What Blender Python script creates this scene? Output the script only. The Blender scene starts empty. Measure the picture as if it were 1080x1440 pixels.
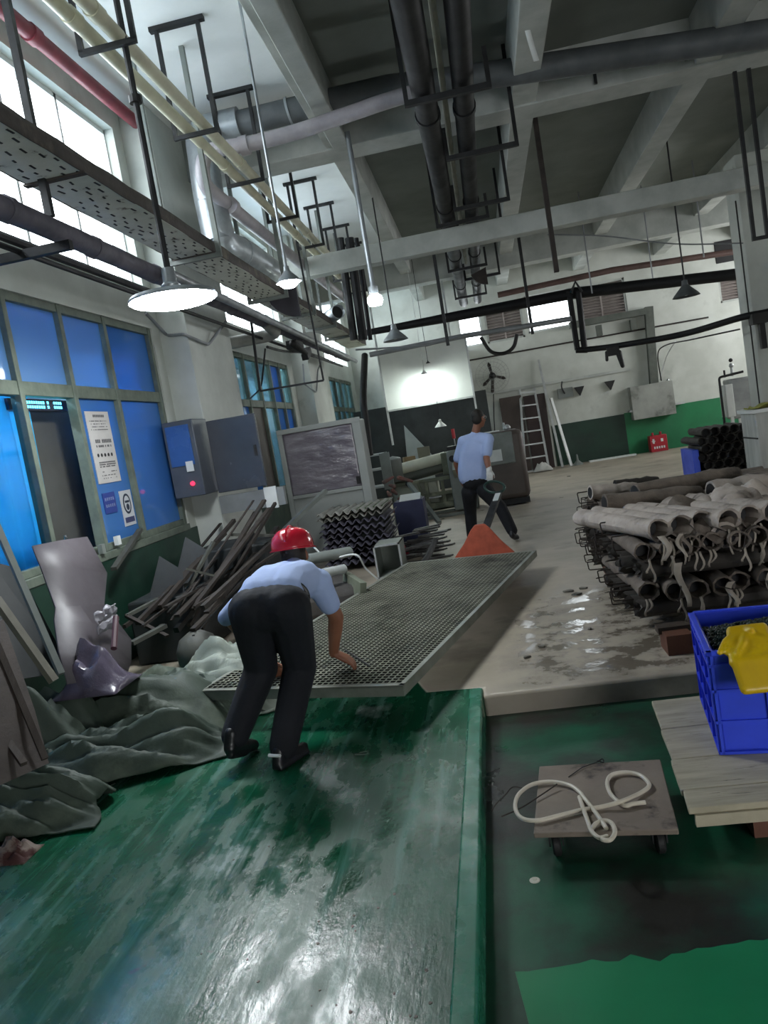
import bpy, bmesh, math, random
from mathutils import Vector, Matrix, noise, Quaternion
random.seed(7)
PI = math.pi
SC = bpy.context.scene
COL = SC.collection

# ------------------------------------------------------------------ camera
YAW, PIT, ROL = 0.14920663, -0.09727262, -0.16703518
CAM = Vector((0, 0, 1.58))
FW = Vector((-math.sin(YAW)*math.cos(PIT), math.cos(YAW)*math.cos(PIT), math.sin(PIT)))
_r0 = Vector((math.cos(YAW), math.sin(YAW), 0)); _u0 = _r0.cross(FW)
RT = math.cos(ROL)*_r0 + math.sin(ROL)*_u0
UP = -math.sin(ROL)*_r0 + math.cos(ROL)*_u0
cd = bpy.data.cameras.new('camera'); cam = bpy.data.objects.new('camera', cd); COL.objects.link(cam)
cd.sensor_fit = 'HORIZONTAL'; cd.sensor_width = 36; cd.lens = 36.0; cd.clip_end = 200; cd.clip_start = 0.05
cam.matrix_world = Matrix(((RT.x, UP.x, -FW.x, CAM.x), (RT.y, UP.y, -FW.y, CAM.y), (RT.z, UP.z, -FW.z, CAM.z), (0, 0, 0, 1)))
SC.camera = cam

def at(px, py, x=None, y=None, z=None):
    """the point of the place seen at a pixel, on the plane x=, y= or z="""
    d = (px-540)*RT - (py-720)*UP + 1080*FW
    if x is not None: t = (x-CAM.x)/d.x
    elif y is not None: t = (y-CAM.y)/d.y
    else: t = (z-CAM.z)/d.z
    return CAM + t*d

# ------------------------------------------------------------------ materials
def lin(h):
    h = h.lstrip('#'); v = [int(h[i:i+2], 16)/255 for i in (0, 2, 4)]
    return tuple([c/12.92 if c <= .04045 else ((c+.055)/1.055)**2.4 for c in v] + [1])
_M = {}
def mat(name, c1, c2=None, scale=4, rough=(.5, .7), metal=0, bump=.15, bscale=25, stretch=(1, 1, 1), lo=.35, hi=.65, c3=None, s3=1.2, lo3=.55, hi3=.7, spec=.5, coat=0, rscale=3):
    if name in _M: return _M[name]
    m = bpy.data.materials.new(name); m.use_nodes = True; nt = m.node_tree; N = nt.nodes; L = nt.links
    b = N['Principled BSDF']; b.inputs['Metallic'].default_value = metal; b.inputs['Specular IOR Level'].default_value = spec
    if coat: b.inputs['Coat Weight'].default_value = coat; b.inputs['Coat Roughness'].default_value = .08
    tc = N.new('ShaderNodeTexCoord'); mp = N.new('ShaderNodeMapping'); mp.inputs['Scale'].default_value = stretch
    L.new(tc.outputs['Object'], mp.inputs['Vector'])
    def nz(sc, det=6):
        n = N.new('ShaderNodeTexNoise'); n.inputs['Scale'].default_value = sc; n.inputs['Detail'].default_value = det; n.inputs['Roughness'].default_value = .6
        L.new(mp.outputs['Vector'], n.inputs['Vector']); return n.outputs['Fac']
    def rng(sock, a, z, to0=0., to1=1.):
        r = N.new('ShaderNodeMapRange'); r.inputs['From Min'].default_value = a; r.inputs['From Max'].default_value = z
        r.inputs['To Min'].default_value = to0; r.inputs['To Max'].default_value = to1; L.new(sock, r.inputs['Value']); return r.outputs['Result']
    def mix(f, a, z):
        x = N.new('ShaderNodeMix'); x.data_type = 'RGBA'; L.new(f, x.inputs['Factor'])
        for s, v in ((x.inputs[6], a), (x.inputs[7], z)):
            if isinstance(v, tuple): s.default_value = v
            else: L.new(v, s)
        return x.outputs[2]
    a = lin(c1)
    if c2:
        out = mix(rng(nz(scale), lo, hi), a, lin(c2))
        if c3: out = mix(rng(nz(s3, 8), lo3, hi3), out, lin(c3))
        L.new(out, b.inputs['Base Color'])
    else: b.inputs['Base Color'].default_value = a
    if rough[0] != rough[1]: L.new(rng(nz(rscale), .3, .7, rough[0], rough[1]), b.inputs['Roughness'])
    else: b.inputs['Roughness'].default_value = rough[0]
    if bump:
        bp = N.new('ShaderNodeBump'); bp.inputs['Strength'].default_value = bump; bp.inputs['Distance'].default_value = .02
        L.new(nz(bscale), bp.inputs['Height']); L.new(bp.outputs['Normal'], b.inputs['Normal'])
    _M[name] = m; return m
def emit(name, c, s):
    if name in _M: return _M[name]
    m = bpy.data.materials.new(name); m.use_nodes = True; nt = m.node_tree; nt.nodes.clear()
    e = nt.nodes.new('ShaderNodeEmission'); e.inputs[0].default_value = lin(c); e.inputs[1].default_value = s
    o = nt.nodes.new('ShaderNodeOutputMaterial'); nt.links.new(e.outputs[0], o.inputs[0]); _M[name] = m; return m
def glass(name, tint, gl=.12, rough=.05, diff=None, dw=0.):
    if name in _M: return _M[name]
    m = bpy.data.materials.new(name); m.use_nodes = True; nt = m.node_tree; nt.nodes.clear(); N = nt.nodes; L = nt.links
    t = N.new('ShaderNodeBsdfTransparent'); t.inputs[0].default_value = lin(tint)
    g = N.new('ShaderNodeBsdfGlossy'); g.inputs['Roughness'].default_value = rough
    x = N.new('ShaderNodeMixShader'); x.inputs[0].default_value = gl
    src = t.outputs[0]
    if diff:
        d = N.new('ShaderNodeBsdfDiffuse'); d.inputs[0].default_value = lin(diff)
        y = N.new('ShaderNodeMixShader'); y.inputs[0].default_value = dw; L.new(src, y.inputs[1]); L.new(d.outputs[0], y.inputs[2]); src = y.outputs[0]
    L.new(src, x.inputs[1]); L.new(g.outputs[0], x.inputs[2])
    o = N.new('ShaderNodeOutputMaterial'); L.new(x.outputs[0], o.inputs[0]); _M[name] = m; return m

# ------------------------------------------------------------------ mesh building
class MB:
    def __init__(s): s.bm = bmesh.new()
    def box(s, c, d, rot=None, rz=0):
        vs = bmesh.ops.create_cube(s.bm, size=1)['verts']
        M = Matrix.Translation(Vector(c)) @ (rot.to_4x4() if rot else Matrix.Rotation(rz, 4, 'Z')) @ Matrix.Diagonal((*d, 1))
        bmesh.ops.transform(s.bm, matrix=M, verts=vs); return s
    def bb(s, x0, x1, y0, y1, z0, z1): return s.box(((x0+x1)/2, (y0+y1)/2, (z0+z1)/2), (abs(x1-x0), abs(y1-y0), abs(z1-z0)))
    def bar(s, p, q, w, h, up=(0, 0, 1)):
        p, q = Vector(p), Vector(q); d = q-p; l = d.length; y = d.normalized(); u = Vector(up)
        if abs(y.dot(u)) > .98: u = Vector((0, 1, 0)) if abs(y.y) < .9 else Vector((1, 0, 0))
        x = y.cross(u).normalized(); z = x.cross(y)
        return s.box((p+q)/2, (w, l, h), Matrix((x, y, z)).transposed())
    def tube(s, pts, r, n=10, cap=True, jit=0.):
        pts = [Vector(p) for p in pts]; rings = []; prev = None
        for i, p in enumerate(pts):
            t = (pts[min(i+1, len(pts)-1)]-pts[max(i-1, 0)]).normalized()
            if prev is None:
                a = Vector((0, 0, 1)) if abs(t.z) < .9 else Vector((1, 0, 0)); x = t.cross(a).normalized()
            else: x = (prev-t*prev.dot(t)).normalized()
            prev = x; y = t.cross(x); rr = r[i] if isinstance(r, (list, tuple)) else r
            rings.append([s.bm.verts.new(p+(x*math.cos(2*PI*k/n)+y*math.sin(2*PI*k/n))*rr*(1+jit*random.uniform(-1, 1))) for k in range(n)])
        for a, b in zip(rings, rings[1:]):
            for k in range(n): s.bm.faces.new((a[k], a[(k+1) % n], b[(k+1) % n], b[k]))
        if cap: s.bm.faces.new(rings[0][::-1]); s.bm.faces.new(rings[-1])
        return s
    def loft(s, rings, cap=True):
        R = [[s.bm.verts.new(Vector(p)) for p in r] for r in rings]; n = len(R[0])
        for a, b in zip(R, R[1:]):
            for k in range(n): s.bm.faces.new((a[k], a[(k+1) % n], b[(k+1) % n], b[k]))
        if cap: s.bm.faces.new(R[0][::-1]); s.bm.faces.new(R[-1])
        return s
    def lathe(s, prof, c=(0, 0, 0), n=24, axis=None, cap=False):
        c = Vector(c); q = axis and Vector((0, 0, 1)).rotation_difference(Vector(axis)) or Quaternion()
        return s.loft([[c+q @ Vector((max(r, 1e-4)*math.cos(2*PI*k/n), max(r, 1e-4)*math.sin(2*PI*k/n), z)) for k in range(n)] for r, z in prof], cap)
    def prism(s, poly, vec):
        vec = Vector(vec); a = [s.bm.verts.new(Vector(p)) for p in poly]; b = [s.bm.verts.new(Vector(p)+vec) for p in poly]; n = len(a)
        s.bm.faces.new(a[::-1]); s.bm.faces.new(b)
        for k in range(n): s.bm.faces.new((a[k], a[(k+1) % n], b[(k+1) % n], b[k]))
        return s
    def grid(s, nu, nv, f):
        V = [[s.bm.verts.new(Vector(f(i/nu, j/nv))) for j in range(nv+1)] for i in range(nu+1)]
        for i in range(nu):
            for j in range(nv): s.bm.faces.new((V[i][j], V[i+1][j], V[i+1][j+1], V[i][j+1]))
        return s
    def ball(s, c, rad, rot=None, u=16, v=10):
        vs = bmesh.ops.create_uvsphere(s.bm, u_segments=u, v_segments=v, radius=1)['verts']
        if not isinstance(rad, (tuple, list)): rad = (rad,)*3
        M = Matrix.Translation(Vector(c)) @ (rot.to_4x4() if rot else Matrix()) @ Matrix.Diagonal((*rad, 1))
        bmesh.ops.transform(s.bm, matrix=M, verts=vs); return s
    def capsule(s, p, q, r0, r1, n=12):
        p, q = Vector(p), Vector(q); d = (q-p); l = max(d.length, 1e-5)
        prof = [(r0*math.cos(a), r0*math.sin(a)) for a in [(-.5+k/8)*PI for k in range(1, 5)]]
        prof += [(r1*math.cos(a), l+r1*math.sin(a)) for a in [k/8*PI for k in range(0, 4)]]
        prof = [(1e-4, -r0)]+prof+[(1e-4, l+r1)]
        return s.lathe(prof, p, n, d if d.length > 1e-5 else (0, 0, 1), True)
    def xf(s, M): bmesh.ops.transform(s.bm, matrix=M, verts=s.bm.verts[:]); return s
    def build(s, name, m, parent=None, smooth=35, local=False, keep=False, bevel=0, solid=0, sub=0):
        bmesh.ops.recalc_face_normals(s.bm, faces=s.bm.faces[:])
        me = bpy.data.meshes.new(name); o = bpy.data.objects.new(name, me); COL.objects.link(o)
        off = Vector()
        if parent is not None:
            o.parent = parent
            if not local:
                p = parent
                while p is not None: off += p.location; p = p.parent
        elif not keep and not local:
            zs = [v.co for v in s.bm.verts]
            off = Vector(((min(v.x for v in zs)+max(v.x for v in zs))/2, (min(v.y for v in zs)+max(v.y for v in zs))/2, min(v.z for v in zs)))
            o.location = off
        if off.length: bmesh.ops.translate(s.bm, vec=-off, verts=s.bm.verts[:])
        for f in s.bm.faces: f.smooth = True
        s.bm.to_mesh(me); s.bm.free(); me.materials.append(m)
        me.set_sharp_from_angle(angle=math.radians(smooth))
        if solid:
            d = o.modifiers.new('t', 'SOLIDIFY'); d.thickness = solid; d.offset = 0
        if bevel:
            d = o.modifiers.new('b', 'BEVEL'); d.width = bevel; d.segments = 2; d.limit_method = 'ANGLE'
        if sub:
            d = o.modifiers.new('s', 'SUBSURF'); d.levels = sub; d.render_levels = sub
        return o
def tag(o, label, cat, group=None):
    o['label'] = label; o['category'] = cat
    if group: o['group'] = group
    return o
def stuff(o): o['kind'] = 'stuff'; return o
def struct(o): o['kind'] = 'structure'; return o
def thing(name, label, cat, loc=(0, 0, 0), group=None):
    o = bpy.data.objects.new(name, None); o.empty_display_size = .1; COL.objects.link(o); o.location = loc
    return tag(o, label, cat, group)
def kids(o): return [c for c in COL.objects if c.parent == o]
def dup(o, parent=None, loc=None, rot=None, label=None, group=None):
    ch = [(c, [d for d in c.children]) for c in o.children]
    c = o.copy(); COL.objects.link(c); c.parent = parent
    if loc is not None: c.location = loc
    if rot is not None: c.rotation_euler = rot
    if label: c['label'] = label
    if group: c['group'] = group
    for k, g in ch:
        e = k.copy(); COL.objects.link(e); e.parent = c
        for h in g: i = h.copy(); COL.objects.link(i); i.parent = e
    return c
def arc(c, a, b, r, t0, t1, n=6):
    c, a, b = Vector(c), Vector(a), Vector(b)
    return [c+a*r*math.cos(t0+(t1-t0)*k/n)+b*r*math.sin(t0+(t1-t0)*k/n) for k in range(n+1)]
def rounded(pts, r, n=5):
    """polyline with its corners rounded"""
    P = [Vector(p) for p in pts]; out = [P[0]]
    for a, b, c in zip(P, P[1:], P[2:]):
        u = (a-b); v = (c-b); k = min(r, u.length*.49, v.length*.49); s0 = b+u.normalized()*k; s1 = b+v.normalized()*k
        for i in range(n+1):
            t = i/n; out.append(s0*(1-t)**2+b*2*t*(1-t)+s1*t*t)
    return out+[P[-1]]
def spline(pts, n=8):
    P = [Vector(p) for p in pts]; P = [2*P[0]-P[1]]+P+[2*P[-1]-P[-2]]; out = []
    for i in range(1, len(P)-2):
        a, b, c, d = P[i-1:i+3]
        for k in range(n):
            t = k/n; out.append(.5*((2*b)+(c-a)*t+(2*a-5*b+4*c-d)*t*t+(3*b-a-3*c+d)*t**3))
    return out+[P[-2]]
def organic(name, fill, m, parent, voxel=.008, it=6):
    """one continuous surface around overlapping solids"""
    b = MB(); fill(b)
    o = b.build(name, m, parent)
    r = o.modifiers.new('r', 'REMESH'); r.mode = 'VOXEL'; r.voxel_size = voxel
    s = o.modifiers.new('s', 'SMOOTH'); s.factor = .5; s.iterations = it
    bpy.context.view_layer.update()
    me = bpy.data.meshes.new_from_object(o.evaluated_get(bpy.context.evaluated_depsgraph_get()))
    o.modifiers.clear(); old = o.data; o.data = me; bpy.data.meshes.remove(old); me.name = name
    for p in me.polygons: p.use_smooth = True
    return o

# ------------------------------------------------------------------ palette
WHITEWALL = mat('whitewashed_plaster', '#c9cdc6', '#b4b8b0', 1.2, (.7, .85), bump=.08, c3='#8f918a', s3=.9, lo3=.6, hi3=.8)
BEAMCOL = mat('grey_white_concrete', '#b9bdb8', '#9fa39e', 2, (.7, .85), bump=.1)
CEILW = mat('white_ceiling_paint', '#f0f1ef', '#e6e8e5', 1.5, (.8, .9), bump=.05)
CEILG = mat('greyed_shaded_ceiling', '#7c817b', '#6c716b', .9, (.8, .9), bump=.08)  # greyed for bare dirty concrete and for shade away from the windows
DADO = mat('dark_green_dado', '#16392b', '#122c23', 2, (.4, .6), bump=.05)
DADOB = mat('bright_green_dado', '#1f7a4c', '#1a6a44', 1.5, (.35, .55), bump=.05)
FRAME = mat('worn_green_frame_paint', '#6b7568', '#565f55', 6, (.5, .7), bump=.1)
STEEL = mat('dark_steel', '#303133', '#232425', 8, (.45, .65), .4, bump=.1)
RUST = mat('rusty_dark_steel', '#3a332e', '#2a2624', 10, (.6, .8), .3, bump=.2)
BLACKPIPE = mat('black_pipe', '#16171a', '#101114', 4, (.5, .7), 0, bump=.05, spec=.3)
GREYPIPE = mat('grey_pipe', '#8c8f92', '#75787b', 3, (.35, .5), .1, bump=.04)
INSUL = mat('grey_wrapped_pipe', '#6c6872', '#595660', 6, (.6, .8), bump=.3, bscale=18)
CREAM = mat('cream_pipe', '#c9c5ac', '#b3af98', 4, (.35, .5), bump=.03)
REDP = mat('red_pipe', '#8a3b45', '#6e2f38', 4, (.4, .55), bump=.03)
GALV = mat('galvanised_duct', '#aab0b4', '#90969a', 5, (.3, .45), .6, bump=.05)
TRAY = mat('flaking_white_tray', '#d6d9cc', '#c3c6b8', 3, (.6, .8), bump=.2, c3='#5c5246', s3=6, lo3=.6, hi3=.68)
TRAYSIDE = mat('grimy_tray_side', '#4f4844', '#3d3835', 4, (.7, .85), bump=.3, c3='#70695c', s3=3)
WOOD = mat('pale_dirty_wood', '#b3aa94', '#97907c', 3, (.6, .8), bump=.15, stretch=(1, 8, 1), c3='#4c4a3e', s3=7, lo3=.62, hi3=.7)
DARK = mat('near_black', '#141416', None, rough=(.6, .6), bump=0)
BLACKRUB = mat('black_rubber', '#1b1b1c', '#131314', 6, (.5, .7), bump=.1)
WHITEP = mat('white_paint', '#dfe2e0', '#cfd3d1', 3, (.35, .5), bump=.03)
GREYP = mat('grey_machine_paint', '#7e8480', '#6b716d', 3, (.4, .6), bump=.06)
GREENGREY = mat('worn_olive_machine', '#6f7461', '#585d4d', 4, (.5, .7), bump=.12, c3='#9a9d88', s3=3)
BROWN = mat('brown_sheet', '#4a403a', '#3b332f', 2, (.5, .7), bump=.08)
ALU = mat('aluminium', '#c4c8c8', '#adb1b1', 6, (.3, .45), .4, bump=.05)
# ================================================================== the setting
YB = 21.2; XL = -3.4; XR = 9.0; ZC = 5.5; YF = -3.0
# --- floors
def floor_mat():
    m = bpy.data.materials.new('worn_wet_green_floor_paint'); m.use_nodes = True; nt = m.node_tree; N = nt.nodes; L = nt.links; b = N['Principled BSDF']
    tc = N.new('ShaderNodeTexCoord')
    def nz(scale, st=(1, 1, 1), det=8, rot=0, dist=0):
        mp = N.new('ShaderNodeMapping'); mp.inputs['Scale'].default_value = st; mp.inputs['Rotation'].default_value = (0, 0, rot); L.new(tc.outputs['Object'], mp.inputs['Vector'])
        n = N.new('ShaderNodeTexNoise'); n.inputs['Scale'].default_value = scale; n.inputs['Detail'].default_value = det; n.inputs['Roughness'].default_value = .62; n.inputs['Distortion'].default_value = dist
        L.new(mp.outputs[0], n.inputs['Vector']); return n.outputs['Fac']
    def rng(s, a, z, p=0., q=1.):
        r = N.new('ShaderNodeMapRange'); r.interpolation_type = 'SMOOTHSTEP'
        for k, v in zip(('From Min', 'From Max', 'To Min', 'To Max'), (a, z, p, q)): r.inputs[k].default_value = v
        L.new(s, r.inputs['Value']); return r.outputs['Result']
    def mix(f, a, z):
        x = N.new('ShaderNodeMix'); x.data_type = 'RGBA'; L.new(f, x.inputs['Factor'])
        for s, v in ((x.inputs[6], a), (x.inputs[7], z)):
            if isinstance(v, tuple): s.default_value = v
            else: L.new(v, s)
        return x.outputs[2]
    def mul(a, c):
        x = N.new('ShaderNodeMath'); x.operation = 'MULTIPLY'; L.new(a, x.inputs[0])
        if isinstance(c, float): x.inputs[1].default_value = c
        else: L.new(c, x.inputs[1])
        return x.outputs[0]
    streak = nz(1.0, (16, 1.1, 1), 7, -.12)
    col = mix(rng(nz(1.6), .35, .65), lin('#0f4a31'), lin('#185c41'))
    col = mix(mul(rng(streak, .5, .68), .75), col, lin('#4f8070'))
    col = mix(mul(rng(nz(1.3, det=10), .56, .64), rng(streak, .38, .6)), col, lin('#80968d'))
    col = mix(rng(nz(9), .66, .74), col, lin('#39362f'))
    col = mix(mul(rng(nz(.9, det=5), .58, .72), .6), col, lin('#3a3d35'))
    L.new(col, b.inputs['Base Color'])
    L.new(rng(nz(4.5, (1.6, .7, 1)), .36, .64, .07, .42), b.inputs['Roughness'])
    bp = N.new('ShaderNodeBump'); bp.inputs['Strength'].default_value = .16; bp.inputs['Distance'].default_value = .012
    h = N.new('ShaderNodeMath'); h.operation = 'ADD'; L.new(nz(26, (1.5, .8, 1)), h.inputs[0]); L.new(streak, h.inputs[1])
    L.new(h.outputs[0], bp.inputs['Height']); L.new(bp.outputs[0], b.inputs['Normal']); return m
GREENF = floor_mat()
def conc_mat():
    m = mat('damp_concrete_floor', '#b0a596', '#99907f', 1.4, (.3, .7), bump=.12, bscale=14, c3='#7d7468', s3=1.3, lo3=.54, hi3=.7, rscale=1.7)
    nt = m.node_tree; N = nt.nodes; L = nt.links; b = N['Principled BSDF']
    # standing water: thin glossy patches
    tc = N.new('ShaderNodeTexCoord'); n = N.new('ShaderNodeTexNoise'); n.inputs['Scale'].default_value = 2.3; n.inputs['Detail'].default_value = 6
    L.new(tc.outputs['Object'], n.inputs['Vector']); r = N.new('ShaderNodeMapRange')
    for k, v in zip(('From Min', 'From Max', 'To Min', 'To Max'), (.70, .74, .5, .03)): r.inputs[k].default_value = v
    L.new(n.outputs['Fac'], r.inputs['Value'])
    # a wet strip beside the roll stack and along the step
    def rg(s, a, z, p=0., q=1.):
        k = N.new('ShaderNodeMapRange'); k.interpolation_type = 'SMOOTHSTEP'
        for t_, v in zip(('From Min', 'From Max', 'To Min', 'To Max'), (a, z, p, q)): k.inputs[t_].default_value = v
        L.new(s, k.inputs['Value']); return k.outputs['Result']
    def mm(op, a, c):
        k = N.new('ShaderNodeMath'); k.operation = op
        for s, v in zip(k.inputs, (a, c)):
            if isinstance(v, float): s.default_value = v
            else: L.new(v, s)
        return k.outputs[0]
    sx = N.new('ShaderNodeSeparateXYZ'); L.new(tc.outputs['Object'], sx.inputs[0])
    reg = mm('MULTIPLY', mm('MULTIPLY', rg(sx.outputs['X'], -.25, .2), rg(sx.outputs['X'], 1.3, 1.0)), mm('MULTIPLY', rg(sx.outputs['Y'], 4.35, 4.5), rg(sx.outputs['Y'], 7.4, 5.6)))
    n2 = N.new('ShaderNodeTexNoise'); n2.inputs['Scale'].default_value = 4.2; n2.inputs['Detail'].default_value = 9; n2.inputs['Roughness'].default_value = .65
    L.new(tc.outputs['Object'], n2.inputs['Vector'])
    wet = mm('MULTIPLY', rg(n2.outputs['Fac'], .50, .56), reg)
    L.new(mm('MULTIPLY', r.outputs[0], rg(wet, 0., 1., 1., .06)), b.inputs['Roughness'])
    damp = mm('MULTIPLY', rg(n2.outputs['Fac'], .42, .58), reg)
    old = b.inputs['Base Color'].links[0].from_socket; x = N.new('ShaderNodeMix'); x.data_type = 'RGBA'; L.new(mm('MULTIPLY', damp, .75), x.inputs['Factor']); L.new(old, x.inputs[6]); x.inputs[7].default_value = lin('#4f473d'); L.new(x.outputs[2], b.inputs['Base Color'])
    return m
CONC = conc_mat()
TRENCHF = mat('dark_green_trench_paint', '#175a40', '#123f30', 1.1, (.25, .5), bump=.08, c3='#24231f', s3=1.1, lo3=.42, hi3=.58)
TREDGE = mat('bright_green_trench_paint', '#178556', '#15774d', 2, (.3, .45), bump=.05)
YE = 4.36
b = MB(); b.prism([(XL-.2, YF, -.3), (-.265, YF, -.3), (-.265, 4.5, -.3), (-.6, 4.53, -.3), (-.95, 5.5, -.3), (XL-.2, 5.7, -.3)], (0, 0, .3))  # green carried on under the grating to keep the shaded gap dark
struct(b.build('floor_green_platform', GREENF, keep=True, bevel=.012))
b = MB(); b.prism([(XL-.2, 5.68, -.3), (-.96, 5.48, -.3), (-.61, 4.52, -.3), (-.262, 4.49, -.3), (-.262, YE, -.3), (XR, YE, -.3), (XR, YB+.3, -.3), (XL-.2, YB+.3, -.3)], (0, 0, .298))
struct(b.build('floor_concrete', CONC, keep=True, bevel=.02))
b = MB(); b.bb(-.3, XR, YF, YE+.05, -.4, -.13)
struct(b.build('floor_trench', TRENCHF, keep=True))
b = MB(); b.bm.verts.ensure_lookup_table()
pts = [(-.17+.04*k, 2.24+.0035*k+.05*noise.noise((k*.13, 3, 1))+.03*noise.noise((k*.6, 8, 1)), -.1285) for k in range(45)]
b.prism(pts+[(1.6, YF+.1, -.1285), (-.05, YF+.1, -.1285), (-.12, 1.9, -.1285)], (0, 0, .0015))
struct(b.build('floor_trench_new_paint', TREDGE, keep=True))
# pale worn rim of the platform edge
PALEG = mat('pale_green_worn_rim', '#1a5f45', '#2c7a60', 5, (.15, .4), bump=.04, c3='#5f9682', s3=9, lo3=.55, hi3=.75)
b = MB(); b.bb(-.345, -.262, YF, 4.49, -.29, .003)
struct(b.build('trim_platform_edge', PALEG, keep=True, bevel=.012))
# --- ceiling and beams
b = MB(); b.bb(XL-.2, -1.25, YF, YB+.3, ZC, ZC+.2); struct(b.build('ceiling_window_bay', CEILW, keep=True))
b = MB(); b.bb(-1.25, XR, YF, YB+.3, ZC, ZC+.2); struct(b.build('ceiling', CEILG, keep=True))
for k, x in enumerate((-1.24, .95, 2.95, 5.0, 7.0)):
    w = .12 if k == 0 else .14
    for y0, y1 in ((YF, 9.3), (9.75, YB)):
        b = MB(); b.bb(x-w, x+w, y0, y1, 5.0, ZC+.01)
        if k == 0 and y0 < 0: b.bb(x-.02, x+w+.05, y0, y1, 4.93, 5.0)
        struct(b.build('ceiling_beam', BEAMCOL, keep=True, bevel=.01))
for y, z0, z1, w in ((9.52, 4.98, ZC+.01, .22), (12.08, 4.19, 4.48, .13), (17.5, 4.74, ZC, .2)):
    b = MB(); b.bb(XL, XR, y-w, y+w, z0, z1); struct(b.build('ceiling_cross_beam', BEAMCOL, keep=True, bevel=.012))
# --- left wall: solid pieces round the openings
bays = [(2.4, 8.1), (10.55, 13.9), (17.6, 20.6)]
b = MB()
y = YF
for a, z in bays:
    b.bb(XL-.25, XL, y, a, 0, ZC)
    b.bb(XL-.25, XL, a, z, 0, .95); b.bb(XL-.25, XL, a, z, 3.14, 3.55); b.bb(XL-.25, XL, a, z, 5.25, ZC); y = z
b.bb(XL-.25, XL, y, YB+.3, 0, ZC)
struct(b.build('wall_left', WHITEWALL, keep=True))
b = MB(); b.bb(XL-.02, XL+.012, YF, 8.29, 0, .93); struct(b.build('baseboard_left', DADO, keep=True))
b = MB(); b.bb(XL-.02, XL+.012, 9.9, 14.2, 0, .93); struct(b.build('baseboard_left_beyond_pillar', DADO, keep=True))
COLM = mat('pillar_plaster', '#c6cac4', '#b3b7b1', 1.5, (.6, .8), bump=.08, c3='#6d6a60', s3=1.3, lo3=.62, hi3=.78)
for y0, y1, x1 in ((8.3, 9.8, -3.08), (14.25, 15.7, -3.08)):
    b = MB(); b.bb(XL-.05, x1, y0, y1, 0, ZC); struct(b.build('pillar_left', COLM, keep=True, bevel=.01))
b = MB(); b.bb(4.43, 5.0, 13.25, 13.85, 0, 5.0); struct(b.build('pillar_right', COLM, keep=True, bevel=.012))
# --- back wall with its high openings
wb = [(-.36, .26, 3.55, 4.5), (.36, 1.36, 3.55, 4.5), (1.46, 2.62, 3.62, 4.6), (2.78, 4.05, 3.55, 4.6), (6.35, 7.3, 3.5, 4.15), (6.38, 7.1, 4.5, 5.02)]
b = MB(); xs = XL-.25
for x0, x1, z0, z1 in wb[:5]:
    b.bb(xs, x0, YB, YB+.25, 0, ZC); b.bb(x0, x1, YB, YB+.25, 0, z0)
    if x0 > 6: b.bb(x0, x1, YB, YB+.25, z1, 4.5); b.bb(x0, x1, YB, YB+.25, 5.02, ZC)
    else: b.bb(x0, x1, YB, YB+.25, z1, ZC)
    xs = x1
b.bb(xs, XR+.2, YB, YB+.25, 0, ZC)
struct(b.build('wall_back', WHITEWALL, keep=True))
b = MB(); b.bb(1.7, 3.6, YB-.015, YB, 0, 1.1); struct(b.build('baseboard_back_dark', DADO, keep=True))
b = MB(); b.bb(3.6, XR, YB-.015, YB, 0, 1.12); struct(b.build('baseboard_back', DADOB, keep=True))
b = MB(); b.bb(XR, XR+.2, YF, 14.3, 0, ZC); b.bb(XR, XR+.2, 14.3, 20.3, 0, 2.3); b.bb(XR, XR+.2, 14.3, 20.3, 4.3, ZC); b.bb(XR, XR+.2, 20.3, YB+.3, 0, ZC); struct(b.build('wall_right', WHITEWALL, keep=True))  # far opening is unseen, added to brighten the back of the hall
b = MB(); b.bb(XL-.25, 2.4, YF-.2, YF, -.4, ZC); b.bb(2.4, 5.6, YF-.2, YF, 2.3, ZC); b.bb(5.6, XR, YF-.2, YF, -.4, ZC)  # unseen gate gap behind the camera, added to light surfaces facing it
struct(b.build('wall_front', WHITEWALL, keep=True))
# ledges on the back wall
b = MB(); b.bb(-.3, 3.9, YB-.06, YB, 2.2, 2.27); struct(b.build('trim_back_ledge', BEAMCOL, keep=True))
b = MB(); b.bb(-.3, 6.0, YB-.04, YB, 3.18, 3.22); struct(b.build('trim_back_conduit', RUST, keep=True))
# high windows (left): thin white frames with clear panes
SKYG = glass('clear_pane', '#f4f8fa', .04, .02)
wn = 1
def high_window(y0, y1, n):
    global wn
    b = MB(); w = .035
    b.bb(XL-.16, XL-.1, y0, y1, 3.55, 3.6); b.bb(XL-.16, XL-.1, y0, y1, 5.2, 5.25); b.bb(XL-.16, XL-.1, y0, y1, 4.72, 4.75)
    for k in range(n+1):
        y = y0+(y1-y0)*k/n; b.bb(XL-.16, XL-.1, y-w/2, y+w/2, 3.55, 5.25)
    o = struct(b.build('window_%d' % wn, WHITEP, keep=True)); wn += 1
    for k in range(n):
        p = MB(); p.bb(XL-.135, XL-.13, y0+(y1-y0)*k/n, y0+(y1-y0)*(k+1)/n, 3.55, 5.25); p.build('pane', SKYG, o)
for (y0, y1), n in zip(bays, (6, 4, 3)): high_window(y0, y1, n)
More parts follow.
